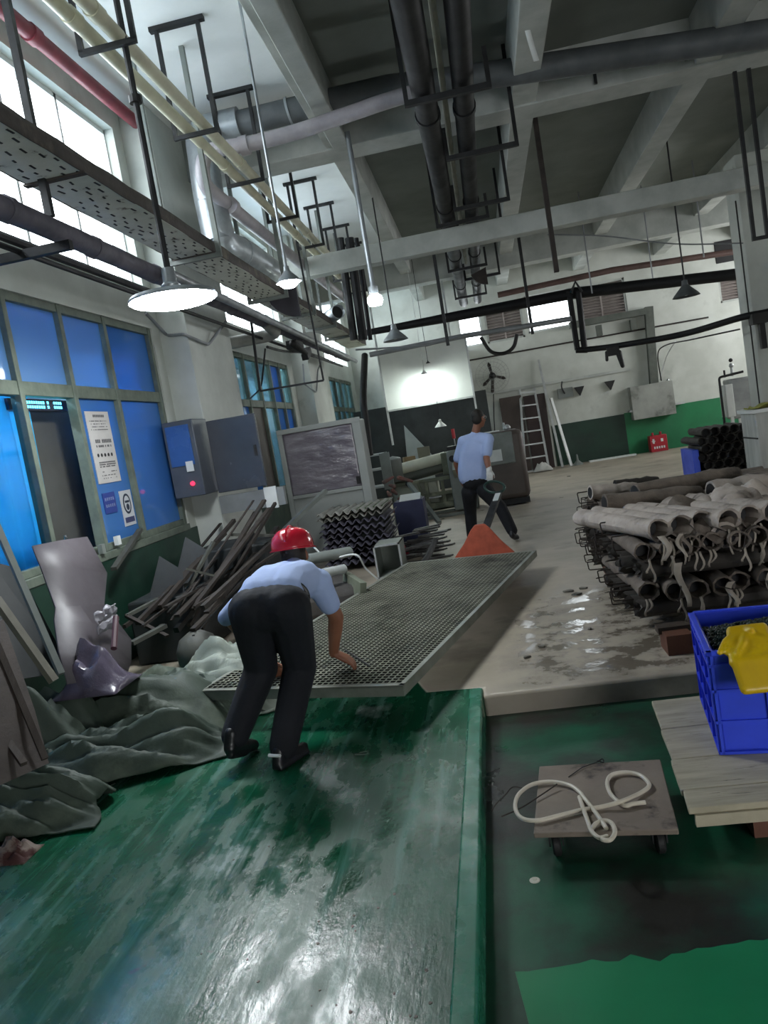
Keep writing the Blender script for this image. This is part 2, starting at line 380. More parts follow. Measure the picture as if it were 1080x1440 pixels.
# blue office windows
BLUEG = glass('blue_film_pane', '#86bce6', .08, .06, '#7cabd6', .5)
BLUE2 = glass('deep_blue_film_pane', '#6a9fd8', .08, .06, '#4f86c4', .6)
CLEARB = glass('clear_blue_pane', '#d8eef8', .06, .05)
TEALG = glass('pale_teal_pane', '#b9d6d6', .15, .08, '#8fb0b4', .35)
def office_window(y0, cols, zt=2.4, open_cols=(), kinds=None):
    global wn
    o = struct(MB().bb(XL-.14, XL+.02, y0-.03, cols[-1]+.03, .92, .99).build('window_%d' % wn, FRAME, keep=True, bevel=.006)); wn += 1
    f = MB(); ys = [y0]+list(cols); t = .06
    f.bb(XL-.1, XL-.02, y0, ys[-1], 3.07, 3.14); f.bb(XL-.1, XL-.02, y0, ys[-1], zt-.06, zt+.05); f.bb(XL-.1, XL-.02, y0, ys[-1], .99, 1.05)
    for y in ys: f.bb(XL-.1, XL-.01, y-t/2, y+t/2, .99, 3.14)
    f.build('window_frame', FRAME, o, bevel=.005)
    for k, (a, z) in enumerate(zip(ys, ys[1:])):
        for lo, (c, d) in enumerate(((zt+.05, 3.07), (1.05, zt-.06))):
            if lo and k in open_cols: continue
            m = (kinds[k][lo] if kinds else BLUEG)
            p = MB(); p.bb(XL-.065, XL-.058, a+t/2, z-t/2, c, d); p.build('pane', m, o)
    return o
office_window(2.4, [3.6, 4.6, 5.49, 6.27, 7.05, 8.05], open_cols=(3,), kinds=[(BLUEG, BLUEG), (BLUEG, BLUEG), (BLUEG, CLEARB), (BLUEG, BLUEG), (BLUEG, BLUE2), (BLUE2, BLUE2)])
office_window(10.6, [11.3, 12.0, 12.7, 13.3, 13.85], kinds=[(TEALG, BLUE2), (TEALG, BROWN), (TEALG, TEALG), (BLUE2, BLUE2), (TEALG, BLUE2)])
office_window(17.65, [18.4, 19.1, 19.8, 20.55], kinds=[(TEALG, TEALG)]*4)
# the office behind the blue glass
OFF = mat('office_wall_paint', '#8fa6b8', '#86a0b4', 2, (.8, .9), bump=0)
b = MB(); b.bb(-5.6, -5.5, 1.5, 21, 0, 3.5); b.bb(-5.6, XL-.25, 1.4, 1.5, 0, 3.5); b.bb(-5.6, XL-.25, 21, 21.1, 0, 3.5); b.bb(-5.6, XL-.25, 1.4, 21.1, 3.45, 3.55); b.bb(-5.6, XL-.25, 1.4, 21.1, -.1, 0)
struct(b.build('wall_office', OFF, keep=True))
# curtain in the first lower pane
CUR = mat('turquoise_curtain', '#4fc4e6', '#3cb2d8', 3, (.8, .9), bump=.05)
_n = CUR.node_tree; _t = _n.nodes.new('ShaderNodeBsdfTranslucent'); _t.inputs[0].default_value = lin('#6fdcf8'); _x = _n.nodes.new('ShaderNodeMixShader'); _x.inputs[0].default_value = .6
_n.links.new(_n.nodes['Principled BSDF'].outputs[0], _x.inputs[1]); _n.links.new(_t.outputs[0], _x.inputs[2]); _n.links.new(_x.outputs[0], _n.nodes['Material Output'].inputs[0])
b = MB(); b.grid(60, 6, lambda u, v: (XL-.17+.025*math.sin(u*44)+.008*math.sin(u*17+v*3), 4.5+u*1.28, 1.0+v*1.36))
tag(b.build('curtain', CUR, solid=.004), 'turquoise pleated curtain behind the leftmost lower window pane', 'curtain')
b = MB(); b.bb(XL-.36, XL-.3, 5.82, 6.8, .99, 2.28)
tag(b.build('dark_partition', mat('grey_partition_felt', '#4d4d49', '#44443f', 2, (.8, .9), bump=.1)), 'dark grey board filling the open window pane under the lit display', 'board')
# LED ticker in the office
o = tag(MB().bb(XL-.2, XL-.12, 5.45, 6.3, 2.245, 2.335).build('led_display', mat('display_case', '#0b1230', None, rough=(.3, .3), bump=0)), 'narrow dark blue display with glowing cyan characters in the window', 'display')
g = MB(); rr = random.Random(3)
for row in range(2):
    for y in [5.56+k*.032 for k in range(20)]:
        if 5.92 < y < 5.95 or 6.0 < y < 6.06: continue
        if 5.6 < y < 5.68: continue
        z = 2.31-row*.036
        for q in range(3): g.bb(XL-.119, XL-.117, y+rr.uniform(-.004, .004), y+.024, z-.012+q*.008, z-.009+q*.008)
        g.bb(XL-.119, XL-.117, y+.008, y+.013, z-.012, z+.009)
g.build('characters', emit('cyan_led', '#4fd8ff', 5), o)
# back openings: clear panes and louvres
def back_window(i, x0, x1, z0, z1, louvre):
    global wn
    b = MB(); t = .05
    b.bb(x0, x1, YB+.02, YB+.1, z0, z0+t); b.bb(x0, x1, YB+.02, YB+.1, z1-t, z1); b.bb(x0, x0+t, YB+.02, YB+.1, z0, z1); b.bb(x1-t, x1, YB+.02, YB+.1, z0, z1)
    o = struct(b.build('window_%d' % wn, WHITEP if not louvre else BEAMCOL, keep=True)); wn += 1
    if louvre:
        n = int((z1-z0)/.075); l = MB()
        for k in range(n): l.box(((x0+x1)/2, YB+.07, z0+.05+k*(z1-z0-.08)/n), (x1-x0-.06, .09, .012), rot=Matrix.Rotation(.7, 3, 'X'))
        l.bb((x0+x1)/2-.02, (x0+x1)/2+.02, YB+.02, YB+.05, z0, z1)
        l.build('louvre_slats', mat('louvre_paint', '#a39a95', '#8f8682', 4, (.5, .7), bump=.05), o)
        MB().bb(x0, x1, YB+.14, YB+.16, z0, z1).build('backing', mat('louvre_backing', '#7c7672', None, rough=(.8, .8), bump=0), o)
    else:
        MB().bb(x0, x1, YB+.05, YB+.055, z0, z1).build('pane', SKYG, o)
for i, w in enumerate(wb[:5]): back_window(i, *w, i in (1, 3, 4))
o = struct(MB().bb(6.36, 7.12, YB-.02, YB+.2, 4.49, 5.03).build('window_%d' % wn, DARK, keep=True)); wn += 1
# --- world and lamps
w = bpy.data.worlds.new('overcast'); SC.world = w; w.use_nodes = True; bg = w.node_tree.nodes['Background']
bg.inputs[0].default_value = (.98, .99, 1, 1); bg.inputs[1].default_value = 5.0
def portal(name, loc, sx, sy, rot):
    l = bpy.data.lights.new(name, 'AREA'); l.shape = 'RECTANGLE'; l.size = sx; l.size_y = sy; l.cycles.is_portal = True
    o = bpy.data.objects.new(name, l); COL.objects.link(o); o.location = loc; o.rotation_euler = rot
for y0, y1 in bays: portal('portal', (XL-.3, (y0+y1)/2, 4.4), 1.7, y1-y0, (0, -PI/2, 0))
portal('portal', (1.2, YB+.3, 4.05), 3.4, 1.1, (-PI/2, 0, 0))
portal('portal', (XR+.25, 17.3, 3.3), 2.0, 6.0, (0, PI/2, 0))
portal('portal', (4.0, YF-.25, .95), 3.2, 2.7, (PI/2, 0, 0))
def office_lamp(y):
    t = thing('fluorescent_batten', 'fluorescent ceiling batten inside the office behind the windows', 'lamp', (-4.5, y, 3.36), 'fluorescent battens in the office')
    MB().bb(-4.56, -4.44, y-.62, y+.62, 3.38, 3.448).build('housing', WHITEP, t)
    MB().tube([(-4.5, y-.6, 3.35), (-4.5, y+.6, 3.35)], .018).build('tube', emit('office_tube', '#cfe6ff', 230), t)
for y in (3.5, 6.2, 11.5, 13.2, 19): office_lamp(y)
SC.view_settings.view_transform = 'Standard'; SC.view_settings.look = 'None'; SC.view_settings.gamma = 1
SC.view_settings.exposure = 0.92; SC.view_settings.use_curve_mapping = False
# ================================================================== overhead: pipes, trays, hangers, lamps
# --- two cream pipes on U hangers
for k, (x, what) in enumerate(((-2.25, 'cream pipe running along the window side, nearer the windows of the pair'), (-2.09, 'cream pipe running along the window side, farther from the windows of the pair'))):
    t = thing('cream_pipe', what, 'pipe', (x, 9, 4.55), 'pair of cream pipes')
    MB().tube([(x, 2.0, 4.6), (x, 17.0, 4.6)], .052, 14).build('pipe_run', CREAM, t)
    for y in (5.0, 8.0, 11.0, 14.0): MB().tube([(x, y, 4.6), (x, y+.12, 4.6)], .06, 14).build('coupling', CREAM, t)
def u_hanger(x0, x1, y, zb, zt, lab, group, plate=True, w=.035, m=STEEL):
    t = thing('pipe_hanger', lab, 'hanger', ((x0+x1)/2, y, zb), group)
    for x in (x0, x1): MB().bb(x-w/2, x+w/2, y-w/2, y+w/2, zb, zt).build('hanger_rod', m, t)
    MB().bb(x0-w/2, x1+w/2, y-w/2, y+w/2, zb-w/2, zb+w/2).build('cross_bar', m, t)
    if plate: MB().bb(x0-.06, x1+.06, y-.03, y+.03, zt-.04, zt).build('ceiling_bar', m, t)
    return t
h = u_hanger(-2.36, -1.97, 5.35, 4.53, ZC, 'dark steel U hanger carrying the pair of cream pipes', 'U hangers of the cream pipes')
for y in (7.0, 8.45, 10.0, 11.6, 12.9, 14.35, 15.8): dup(h, loc=(-2.165, y, 4.53))
# --- red pipe under the ceiling edge
t = thing('red_pipe', 'dark red pipe running along the top of the windows', 'pipe', (-3.2, 7, 5.27))
MB().tube([(-3.2, 2.2, 5.33), (-3.2, 8.28, 5.33)], .065, 14).build('pipe_run', REDP, t)
MB().tube([(-3.2, 6.3, 5.33), (-3.2, 6.42, 5.33)], .078, 14).build('coupling', REDP, t)
# --- cable tray (perforated, flaking)
t = thing('cable_tray', 'wide perforated cable tray with flaking white underside and grimy side', 'cable tray', (-2.5, 9, 3.6))
x0, x1, y0, y1 = -2.73, -2.33, 2.6, 17.0
MB().bb(x0, x1, y0, y1, 3.6, 3.612).build('tray_bottom', TRAY, t)
for x in (x0, x1):
    b = MB(); b.grid(90, 3, lambda u, v: (x+.006*noise.noise((u*60, x, 1)), y0+(y1-y0)*u, 3.6+.11*v+.012*noise.noise((u*40, v, x))))
    b.build('tray_side', TRAYSIDE, t, solid=.008)
b = MB(); rr = random.Random(5)
y = y0+.1
while y < 12:
    for k in range(4):
        if rr.random() < .72: b.box((x0+.06+k*.09+(.04 if int(y*8) % 2 else 0), y+rr.uniform(-.03, .03), 3.5985), (.014, rr.uniform(.03, .075), .004), rz=rr.uniform(-.15, .15))
    y += .125
stuff(b.build('slots', DARK, t))
for y in (4.95, 7.4): MB().bb(x0-.02, x1+.02, y-.025, y+.025, 3.585, 3.6).build('joint_strip', TRAYSIDE, t)
h = u_hanger(-2.78, -2.28, 7.4, 3.57, ZC, 'flat steel trapeze holding the cable tray', 'trapezes of the cable tray', plate=False, w=.045, m=GREYP)
for y in (9.95, 11.6, 13.2, 14.8): dup(h, loc=(-2.53, y, 3.57))
# near trapeze with two levels (top left of the photo)
t = thing('pipe_hanger', 'heavy dark steel trapeze at the upper left, carrying the thick grey pipe', 'hanger', (-2.62, 4.92, 3.3))
MB().bb(-2.63, -2.58, 4.9, 4.945, 3.36, ZC).build('hanger_rod', STEEL, t)
MB().bb(-3.2, -2.36, 4.9, 4.95, 4.78, 4.83).build('cross_bar', STEEL, t)
MB().bb(-2.42, -2.37, 4.9, 4.945, 4.8, ZC).build('hanger_rod', STEEL, t)
MB().bb(-3.3, -2.5, 4.9, 4.95, 3.13, 3.19).build('lower_bar', STEEL, t)
# --- thick grey wrapped pipe below the tray
t = thing('wrapped_pipe', 'thick grey wrapped pipe running along the wall under the cable tray', 'pipe', (-2.64, 8, 3.2))
b = MB(); pts = [(-2.64+.012*noise.noise((k*.7, 2, 3)), 2.6+k*.3, 3.3+.012*noise.noise((k*.6, 9, 3))) for k in range(46)]
b.tube(pts, [.074+.006*noise.noise((k*.9, 0, 0)) for k in range(46)], 16); b.build('pipe_run', INSUL, t)
for k in range(12): MB().tube([(-2.64, 3.4+k*1.05, 3.3), (-2.64, 3.46+k*1.05, 3.3)], .082, 16).build('band', INSUL, t)
b = MB(); b.tube(rounded([(-2.62, 9.9, 3.3), (-2.62, 10.4, 3.22), (-2.75, 10.5, 3.2), (-3.38, 10.5, 3.2)], .12), .085, 14); b.build('branch', mat('pale_wrapped_branch', '#9d9d98', '#85857f', 5, (.5, .7), bump=.2), t)
t = thing('steel_pipe', 'pale steel pipe beside the thick wrapped pipe over the windows', 'pipe', (-2.45, 9, 3.2))
MB().tube([(-2.46, 6.4, 3.25), (-2.46, 16, 3.2)], .04, 12).build('pipe_run', GREYPIPE, t)
for q, (x, z, r, l) in enumerate(((-2.86, 3.18, .02, 'thin black cable strung along the wall below the high windows'), (-3.30, 3.50, .035, 'dark conduit fixed along the sill of the high windows'))):
    tag(MB().tube([(x, 2.5, z), (x, 8.25, z)]+([(x+.05, 13, z-.02), (x+.1, 16, z-.03)] if q == 0 else []), r, 8).build('conduit', BLACKRUB), l, 'conduit')
# black valve cluster and dark plates above second window
b = MB(); b.box((-2.62, 11.4, 3.12), (.16, .45, .12)); b.box((-2.6, 12.0, 3.05), (.1, .35, .1), rot=Matrix.Rotation(.4, 3, 'X')); b.capsule((-2.55, 11.0, 3.1), (-2.5, 11.5, 3.0), .06, .04)
tag(b.build('valve', BLACKRUB), 'black valve body hanging under the wrapped pipe above the second window', 'valve')
b = MB(); b.prism([(-2.2, 10.2, 3.33)]+[(-2.2-.42*math.sin(a), 10.2, 3.33+.42-.42*math.cos(a)) for a in [k*PI/12 for k in range(1, 6)]]+[(-2.2, 10.2, 3.72)], (0, .06, 0))
tag(b.build('dark_plate', mat('dark_grey_plate', '#3d3b42', '#343239', 3, (.6, .7), bump=.05)), 'dark grey plate with a curved cut beside the cable tray', 'plate')
# hanging wire frame in front of second window
t = thing('rod_hanger', 'thin black steel rod frame hanging before the second window', 'hanger', (-2.5, 9.8, 2.3))
A = at(425, 383, y=9.9); B_ = at(455, 535, y=9.9); C_ = at(366, 550, y=9.9); D_ = at(357, 470, y=9.9)
MB().bar(A+Vector((0, 0, .3)), B_, .022, .022).build('rod', STEEL, t); MB().bar(B_, C_, .025, .025).build('cross_bar', STEEL, t); MB().bar(C_, D_+Vector((0, 0, .25)), .03, .03).build('rod', STEEL, t)
tag(MB().tube(spline([at(373, 490, x=-2.6), at(370, 520, x=-2.7), at(366, 545, x=-2.9), at(352, 560, x=-3.2)]), .012, 6).build('cable', BLACKRUB), 'black cable dangling down to the second window', 'cable')
tag(MB().tube(spline([at(376, 488, x=-2.65), at(400, 494, x=-2.7), at(435, 497, x=-2.75), at(470, 510, x=-2.8)]), .02, 8).build('hose', BLACKRUB), 'black hose sagging under the wrapped pipe', 'hose')
b = MB(); b.tube(rounded([at(205, 440, x=-3.33), at(235, 472, x=-3.33), at(258, 470, x=-3.05), at(293, 485, x=-3.05), at(318, 452, x=-2.9)], .06), .018, 8)
tag(b.build('conduit', GREYPIPE), 'pale bent conduit zigzagging over the first pillar', 'conduit')
b = MB(); b.tube(rounded([at(426, 512, x=-3.05), at(428, 540, x=-3.05), at(445, 552, x=-3.05), at(447, 520, x=-3.05), at(452, 508, x=-2.9)], .1), .015, 8)
tag(b.build('conduit', GREYPIPE), 'small bent conduit on the second pillar', 'conduit')
# --- big cross duct + elbow + run over the tray
t = thing('ventilation_duct', 'large galvanised round duct crossing the hall and bending down to the windows', 'duct', (0, 8.6, 3.8))
MB().tube([(-2.2, 8.6, at(310, 180, y=8.6).z), at(425, 152, y=8.6), at(545, 124, y=8.6), at(660, 110, y=8.6), at(860, 80, y=8.6), at(1080, 47, y=8.6), at(1400, -5, y=8.6)], .13, 20).build('cross_run', mat('shaded_duct_grey', '#5c6062', '#484c4e', 3, (.5, .65), 0, bump=.05), t)  # shade along the crossing run is put into its darker colour
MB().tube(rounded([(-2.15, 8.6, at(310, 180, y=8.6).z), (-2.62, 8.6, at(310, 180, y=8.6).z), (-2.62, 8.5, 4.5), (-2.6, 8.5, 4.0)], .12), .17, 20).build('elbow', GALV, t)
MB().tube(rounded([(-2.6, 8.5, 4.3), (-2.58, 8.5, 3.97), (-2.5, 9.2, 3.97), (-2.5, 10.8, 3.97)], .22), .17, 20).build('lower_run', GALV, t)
for p, q, r in ((at(405, 157, y=8.6), at(408, 156, y=8.6), .145), ((-2.6, 8.5, 4.42), (-2.6, 8.5, 4.45), .18), ((-2.53, 8.95, 3.97), (-2.53, 8.99, 3.97), .18)): MB().tube([p, q], r, 20).build('flange', GALV, t)
# --- elbow pipe
P7 = mat('light_grey_pipe', '#a9a4a8', '#8f8b90', 4, (.35, .5), bump=.04)
t = thing('elbow_pipe', 'light grey pipe crossing the hall below the duct then elbowing along the cream pipes', 'pipe', (-1, 8, 4.3))
MB().tube(rounded([at(590, 128, y=8.0), at(540, 143, y=8.0), at(420, 185, y=8.0), at(350, 203, y=8.0), at(286, 212, y=8.0), at(284, 258, y=8.0), (-2.42, 8.7, 4.36), (-2.36, 15.5, 4.36)], .16), .075, 16).build('pipe_run', P7, t)
for p, q in ((at(338, 206, y=8.0), at(350, 203, y=8.0)), ((-2.41, 8.5, 4.36), (-2.41, 8.62, 4.36)), ((-2.37, 12, 4.36), (-2.37, 12.12, 4.36))): MB().tube([p, q], .095, 16).build('collar', P7, t)
# --- open round duct end near third bay
t = thing('duct_end', 'open round duct end facing the hall near the far windows', 'duct', (-2.2, 13, 4))
p = at(476, 438, y=13)
b = MB(); n = 20; b.tube([p, p+Vector((-.3, .5, 0))], .115, 20, cap=False); b.build('duct_shell', GALV, t, solid=.01)
MB().tube([p+Vector((-.06, .1, 0)), p+Vector((-.07, .12, 0))], .112, 20).build('dark_inside', DARK, t)
# --- black pipes along the hall
for x, r, y1, lab in ((-.11, .112, 20.3, 'thick black pipe running along the hall, left one of the two'), (.25, .10, 20.3, 'thick black pipe running along the hall, right one of the two')):
    t = thing('black_pipe', lab, 'pipe', (x, 10, 4.5), 'pair of thick black pipes')
    MB().tube([(x, 2.5, 4.6), (x, y1, 4.6)], r, 18).build('pipe_run', BLACKPIPE, t)
    for y in (7.9, 11.2, 14.5, 17.6): MB().tube([(x, y, 4.6), (x, y+.1, 4.6)], r+.014, 18).build('coupling', BLACKPIPE, t)
tag(MB().tube([(.075, 3, 4.72), (.075, 16, 4.72)], .03, 10).build('conduit', mat('pale_conduit', '#b9bcae', '#9fa294', 3, (.5, .7), bump=.05)), 'pale conduit running between the two black pipes', 'conduit')
def half_hanger(y, xl, xr, z, side, lab):
    t = thing('pipe_hanger', lab, 'hanger', ((xl+xr)/2, y, z), 'hangers of the black pipes')
    MB().bb(xl, xr, y-.025, y+.025, z-.05, z).build('cross_bar', STEEL, t)
    x = xl if side < 0 else xr
    MB().bb(x-.02, x+.02, y-.02, y+.02, z-.05, ZC).build('hanger_rod', STEEL, t)
    x = xr if side < 0 else xl
    MB().bb(x-.02, x+.02, y-.02, y+.02, z-.05, z+.3).build('stub', STEEL, t)
gl = 'dark steel bracket carrying the two black pipes'
for y, xl, xr, s in ((7.24, -.27, .47, -1), (8.9, .02, .78, 1), (11.0, .02, .75, 1), (11.7, -.27, .47, -1), (13.0, .02, .72, 1), (15.2, -.27, .45, -1), (16.4, .02, .72, 1), (18.6, -.27, .45, -1)):
    half_hanger(y, xl, xr, 4.49, s, gl)
b = MB(); b.prism([(.42, 14.9, 4.05)]+[(.42-.3*math.sin(a), 14.9, 4.35-.3*math.cos(a)) for a in [k*PI/12 for k in range(1, 6)]]+[(.42, 14.9, 4.36)], (0, .05, 0))
tag(b.build('dark_plate', RUST), 'dark curved plate hanging beside the far end of the black pipes', 'plate')
# --- hanging posts and rods
def post(name, x, y, z0, z1, w, m, lab, cat='post', group=None): return tag(MB().bb(x-w/2, x+w/2, y-w/2, y+w/2, z0, z1).build(name, m), lab, cat, group)
post('hanging_post', 1.13, 10.0, 3.22, 5.1, .06, RUST, 'thick rusty steel post hanging from the beam, right of the black pipes')
post('hanging_post', 1.1, 15.0, 3.0, ZC, .055, STEEL, 'dark steel post hanging in front of the bright back window')
post('hanging_post', -.405, 12.25, 2.80, 4.5, .05, STEEL, 'dark steel post hanging left of the black pipes')
t = thing('pipe_hanger', 'tall narrow steel U hanger at the right edge in front of the pillar', 'hanger', (3.42, 9.7, 3.1))
for x in (3.35, 3.5): MB().bb(x-.02, x+.02, 9.68, 9.72, 3.12, ZC).build('hanger_rod', STEEL, t)
MB().bb(3.33, 3.52, 9.68, 9.72, 3.09, 3.13).build('cross_bar', STEEL, t)
post('steel_stub', 1.75, 9.25, 5.02, 5.3, .03, STEEL, 'short black steel stub on the cross beam, left of the pair', 'bracket')
post('steel_stub', 2.72, 9.25, 5.05, 5.32, .03, STEEL, 'short black steel stub on the cross beam, right of the pair', 'bracket')
b = MB(); b.grid(2, 14, lambda u, v: (.92+u*.05-.05*math.sin(v*PI), 7.6, 4.72+v*.95)); tag(b.build('plastic_strip', WHITEP, solid=.006), 'pale bent strip hanging from the ceiling near the duct', 'strip')
tag(MB().tube(spline([at(770, 330, y=13.3), at(850, 332, y=13.3), at(950, 343, y=13.3), at(1045, 342, y=13.24)]), .012, 6).build('cable', GREYPIPE), 'thin grey cable strung across under the far beam to the pillar', 'cable')
for x, y, z0, l in ((2.35, 15.5, 3.6, 'left'), (3.6, 16.0, 3.7, 'middle'), (4.3, 15.0, 3.8, 'right')):
    tag(MB().tube([(x, y, z0), (x, y, ZC)], .014, 6).build('hanging_rod', GREYPIPE), 'thin grey rod hanging from the ceiling before the back wall, %s one of three' % l, 'rod')
# --- cross pipes near the back wall
t = thing('black_pipe', 'long thick black pipe crossing the hall in front of the back windows', 'pipe', (1.5, 16, 3.6))
p0 = at(505, 470, y=16); p1 = at(650, 443, y=16); p2 = at(810, 412, y=16); p3 = at(1050, 384, y=16)
MB().tube([p0, p1, p2, p3, p3+Vector((3, 0, .0))], [.06, .1, .11, .11, .11], 14).build('pipe_run', BLACKPIPE, t)
q0 = at(800, 410, y=15.8); q1 = at(812, 492, y=15.8)
MB().tube([q0, q1], .055, 12).build('drop_pipe', BLACKPIPE, t); MB().tube([at(813, 410, y=15.8), at(822, 490, y=15.8)], .06, 12).build('drop_pipe', BLACKPIPE, t)
MB().tube([q1+Vector((-.03, 0, 0)), at(826, 492, y=15.8)], .06, 12).build('foot_pipe', BLACKPIPE, t)
b = MB(); b.tube([at(803, 412, y=15.75), at(809, 396, y=15.75), at(818, 410, y=15.75)], .03, 8); b.build('bracket', STEEL, t)
t = thing('black_pipe', 'black pipe slanting up from the drop pipes to the right pillar', 'pipe', (3, 14.5, 2.4))
MB().tube(spline([at(822, 492, y=15.8), at(870, 486, y=15.3), at(960, 470, y=14.4), at(1040, 447, y=13.3), at(1075, 440, y=13.1), at(1110, 432, y=13.0)]), .055, 12).build('pipe_run', BLACKPIPE, t)
b = MB(); p = at(862, 494, y=15.25); b.box(p, (.22, .1, .16)); b.capsule(p+Vector((.1, 0, -.05)), p+Vector((.14, 0, -.3)), .06, .04); b.capsule(p+Vector((-.12, 0, .0)), p+Vector((-.13, 0, -.14)), .03, .03); b.build('valve', BLACKRUB, t)
b = MB(); p = at(1067, 448, y=13.12); b.box(p, (.25, .2, .16)); b.box(p+Vector((.03, 0, -.28)), (.08, .08, .4)); b.build('bracket', BLACKRUB, t)
tag(MB().tube([at(520, 499, y=15), at(655, 472, y=15), at(720, 462, y=15), at(804, 448, y=15)], .05, 12).build('pale_pipe', GREYPIPE), 'pale grey pipe crossing the hall below the long black pipe', 'pipe')
tag(MB().tube([at(500, 492, y=14.8), at(600, 486, y=14.8), at(660, 470, y=14.8)], .018, 8).build('conduit', GREYPIPE), 'thin pale conduit above the white panels', 'conduit')
tag(MB().tube(spline([at(676, 474, y=17), at(690, 494, y=17), at(708, 497, y=17), at(722, 488, y=17), at(727, 470, y=17)]), .04, 8).build('hose', BLACKRUB), 'brown hose sagging in a loop under the bright back window', 'hose')
tag(MB().tube(spline([at(513, 500, x=-1.75), at(511, 560, x=-1.75), at(514, 592, x=-1.75), at(520, 640, x=-1.75)]), .055, 12).build('black_hose', BLACKRUB), 'thick black hose dropping behind the white framed cabinet', 'hose')
b = MB()
for k, (px, y) in enumerate(((484, 13.6), (497, 13.6), (507, 13.9))): tag(MB().tube([at(px-6, 335, y=y), at(px+14, 478, y=y)], (.07, .08, .04)[k], 10).build('riser_pipe', STEEL if k < 1 else BLACKPIPE), ('grey riser pipe in front of the far high windows', 'thick black riser pipe in front of the far high windows', 'slim black riser pipe right of the thick riser')[k], 'pipe')
# --- right: beam-side pipe under the ceiling, brown
tag(MB().tube([at(700, 415, y=19), at(860, 380, y=19), at(1045, 352, y=19)], .07, 10).build('brown_pipe', mat('brown_pipe', '#5b4540', '#483632', 3, (.5, .7), bump=.05)), 'brown pipe crossing above the back louvres', 'pipe')
# --- pendant lamps
GLOW = emit('lamp_glow', '#f4fbff', 45)
def rod_up(t, x, y, z, r, m, ztop=ZC): MB().tube([(x, y, z), (x, y, ztop)], r, 8).build('lamp_rod', m, t)
x, y, z = -2.06, 5.4, 2.79
t = thing('pendant_lamp', 'big glowing round pendant lamp in front of the first windows', 'lamp', (x, y, z))
rod_up(t, x, y, z+.2, .024, STEEL)
MB().lathe([(.0, .22), (.045, .22), (.05, .12), (.07, .1), (.065, .06), (.12, .05), (.30, .03), (.315, .01), (.315, -.005), (.30, 0)], (x, y, z), 32).build('lamp_housing', GALV, t)
MB().lathe([(0, -.04), (.22, -.035), (.295, -.015), (.307, .0)], (x, y, z), 32).build('glowing_disc', emit('big_lamp_glow', '#f6fcff', 48), t)
b = MB(); b.tube([(x, y, 4.15), (x, y, 4.2)], .045, 10); b.build('clamp', STEEL, t)
def shade_lamp(x, y, z, r, lab, lit, rod=.012, m=GALV, ztop=ZC, glow=None):
    t = thing('pendant_lamp', lab, 'lamp', (x, y, z))
    rod_up(t, x, y, z+r*1.15, rod, m if lit else STEEL, ztop)
    b = MB(); b.lathe([(.0, r*1.35), (r*.2, r*1.3), (r*.24, r*.95), (r*.42, r*.75), (r*.85, r*.3), (r, r*.1), (r*.97, r*.1), (r*.8, r*.28), (r*.3, r*.72)], (x, y, z), 24); b.build('lamp_shade', m, t)
    if lit: MB().lathe([(0, -r*.3), (r*.45, -r*.25), (r*.72, -r*.02), (r*.75, r*.2), (r*.3, r*.5)], (x, y, z), 20).build('glowing_bulb', glow or GLOW, t)
    else: MB().ball((x, y, z+r*.45), r*.28).build('bulb', WHITEP, t)
shade_lamp(-1.43, 6.4, 2.95, .11, 'small lit pendant lamp right of the big round lamp, on a long rod', True)
x, y, z = -1.04, 8.95, 3.12
t = thing('pendant_lamp', 'lit tube lamp at the lower end of a thick rod under the cross beam', 'lamp', (x, y, z))
MB().tube([(x, y, z+.1), (x, y, 5.0)], .03, 10).build('lamp_rod', GALV, t)
MB().tube([(x, y, z+.06), (x, y, z+.16)], .055, 12).build('lamp_cap', GALV, t)
MB().lathe([(0, -.06), (.07, -.05), (.09, -.01), (.085, .04), (.05, .07)], (x, y, z), 16).build('glowing_bulb', GLOW, t)
shade_lamp(-1.13, 11.5, 2.92, .19, 'unlit grey pendant lamp hanging before the white panels', False, .01)
shade_lamp(3.21, 12.3, 2.86, .2, 'unlit dark conical pendant lamp hanging at the right before the back wall', False, .012, mat('dark_shade', '#565a5c', '#45494b', 4, (.5, .6), bump=.03))
p = at(597, 528, y=17.0); shade_lamp(p.x, p.y, p.z, .1, 'tiny lit lamp hanging in front of the middle of the white panels', True, .006, WHITEP, ZC, emit('tiny_lamp_glow', '#f4fff8', 260))
p = at(602, 511, y=17.0); shade_lamp(p.x, p.y, p.z, .05, 'tiny dark lamp hanging at the top of the white panels', False, .006, STEEL)
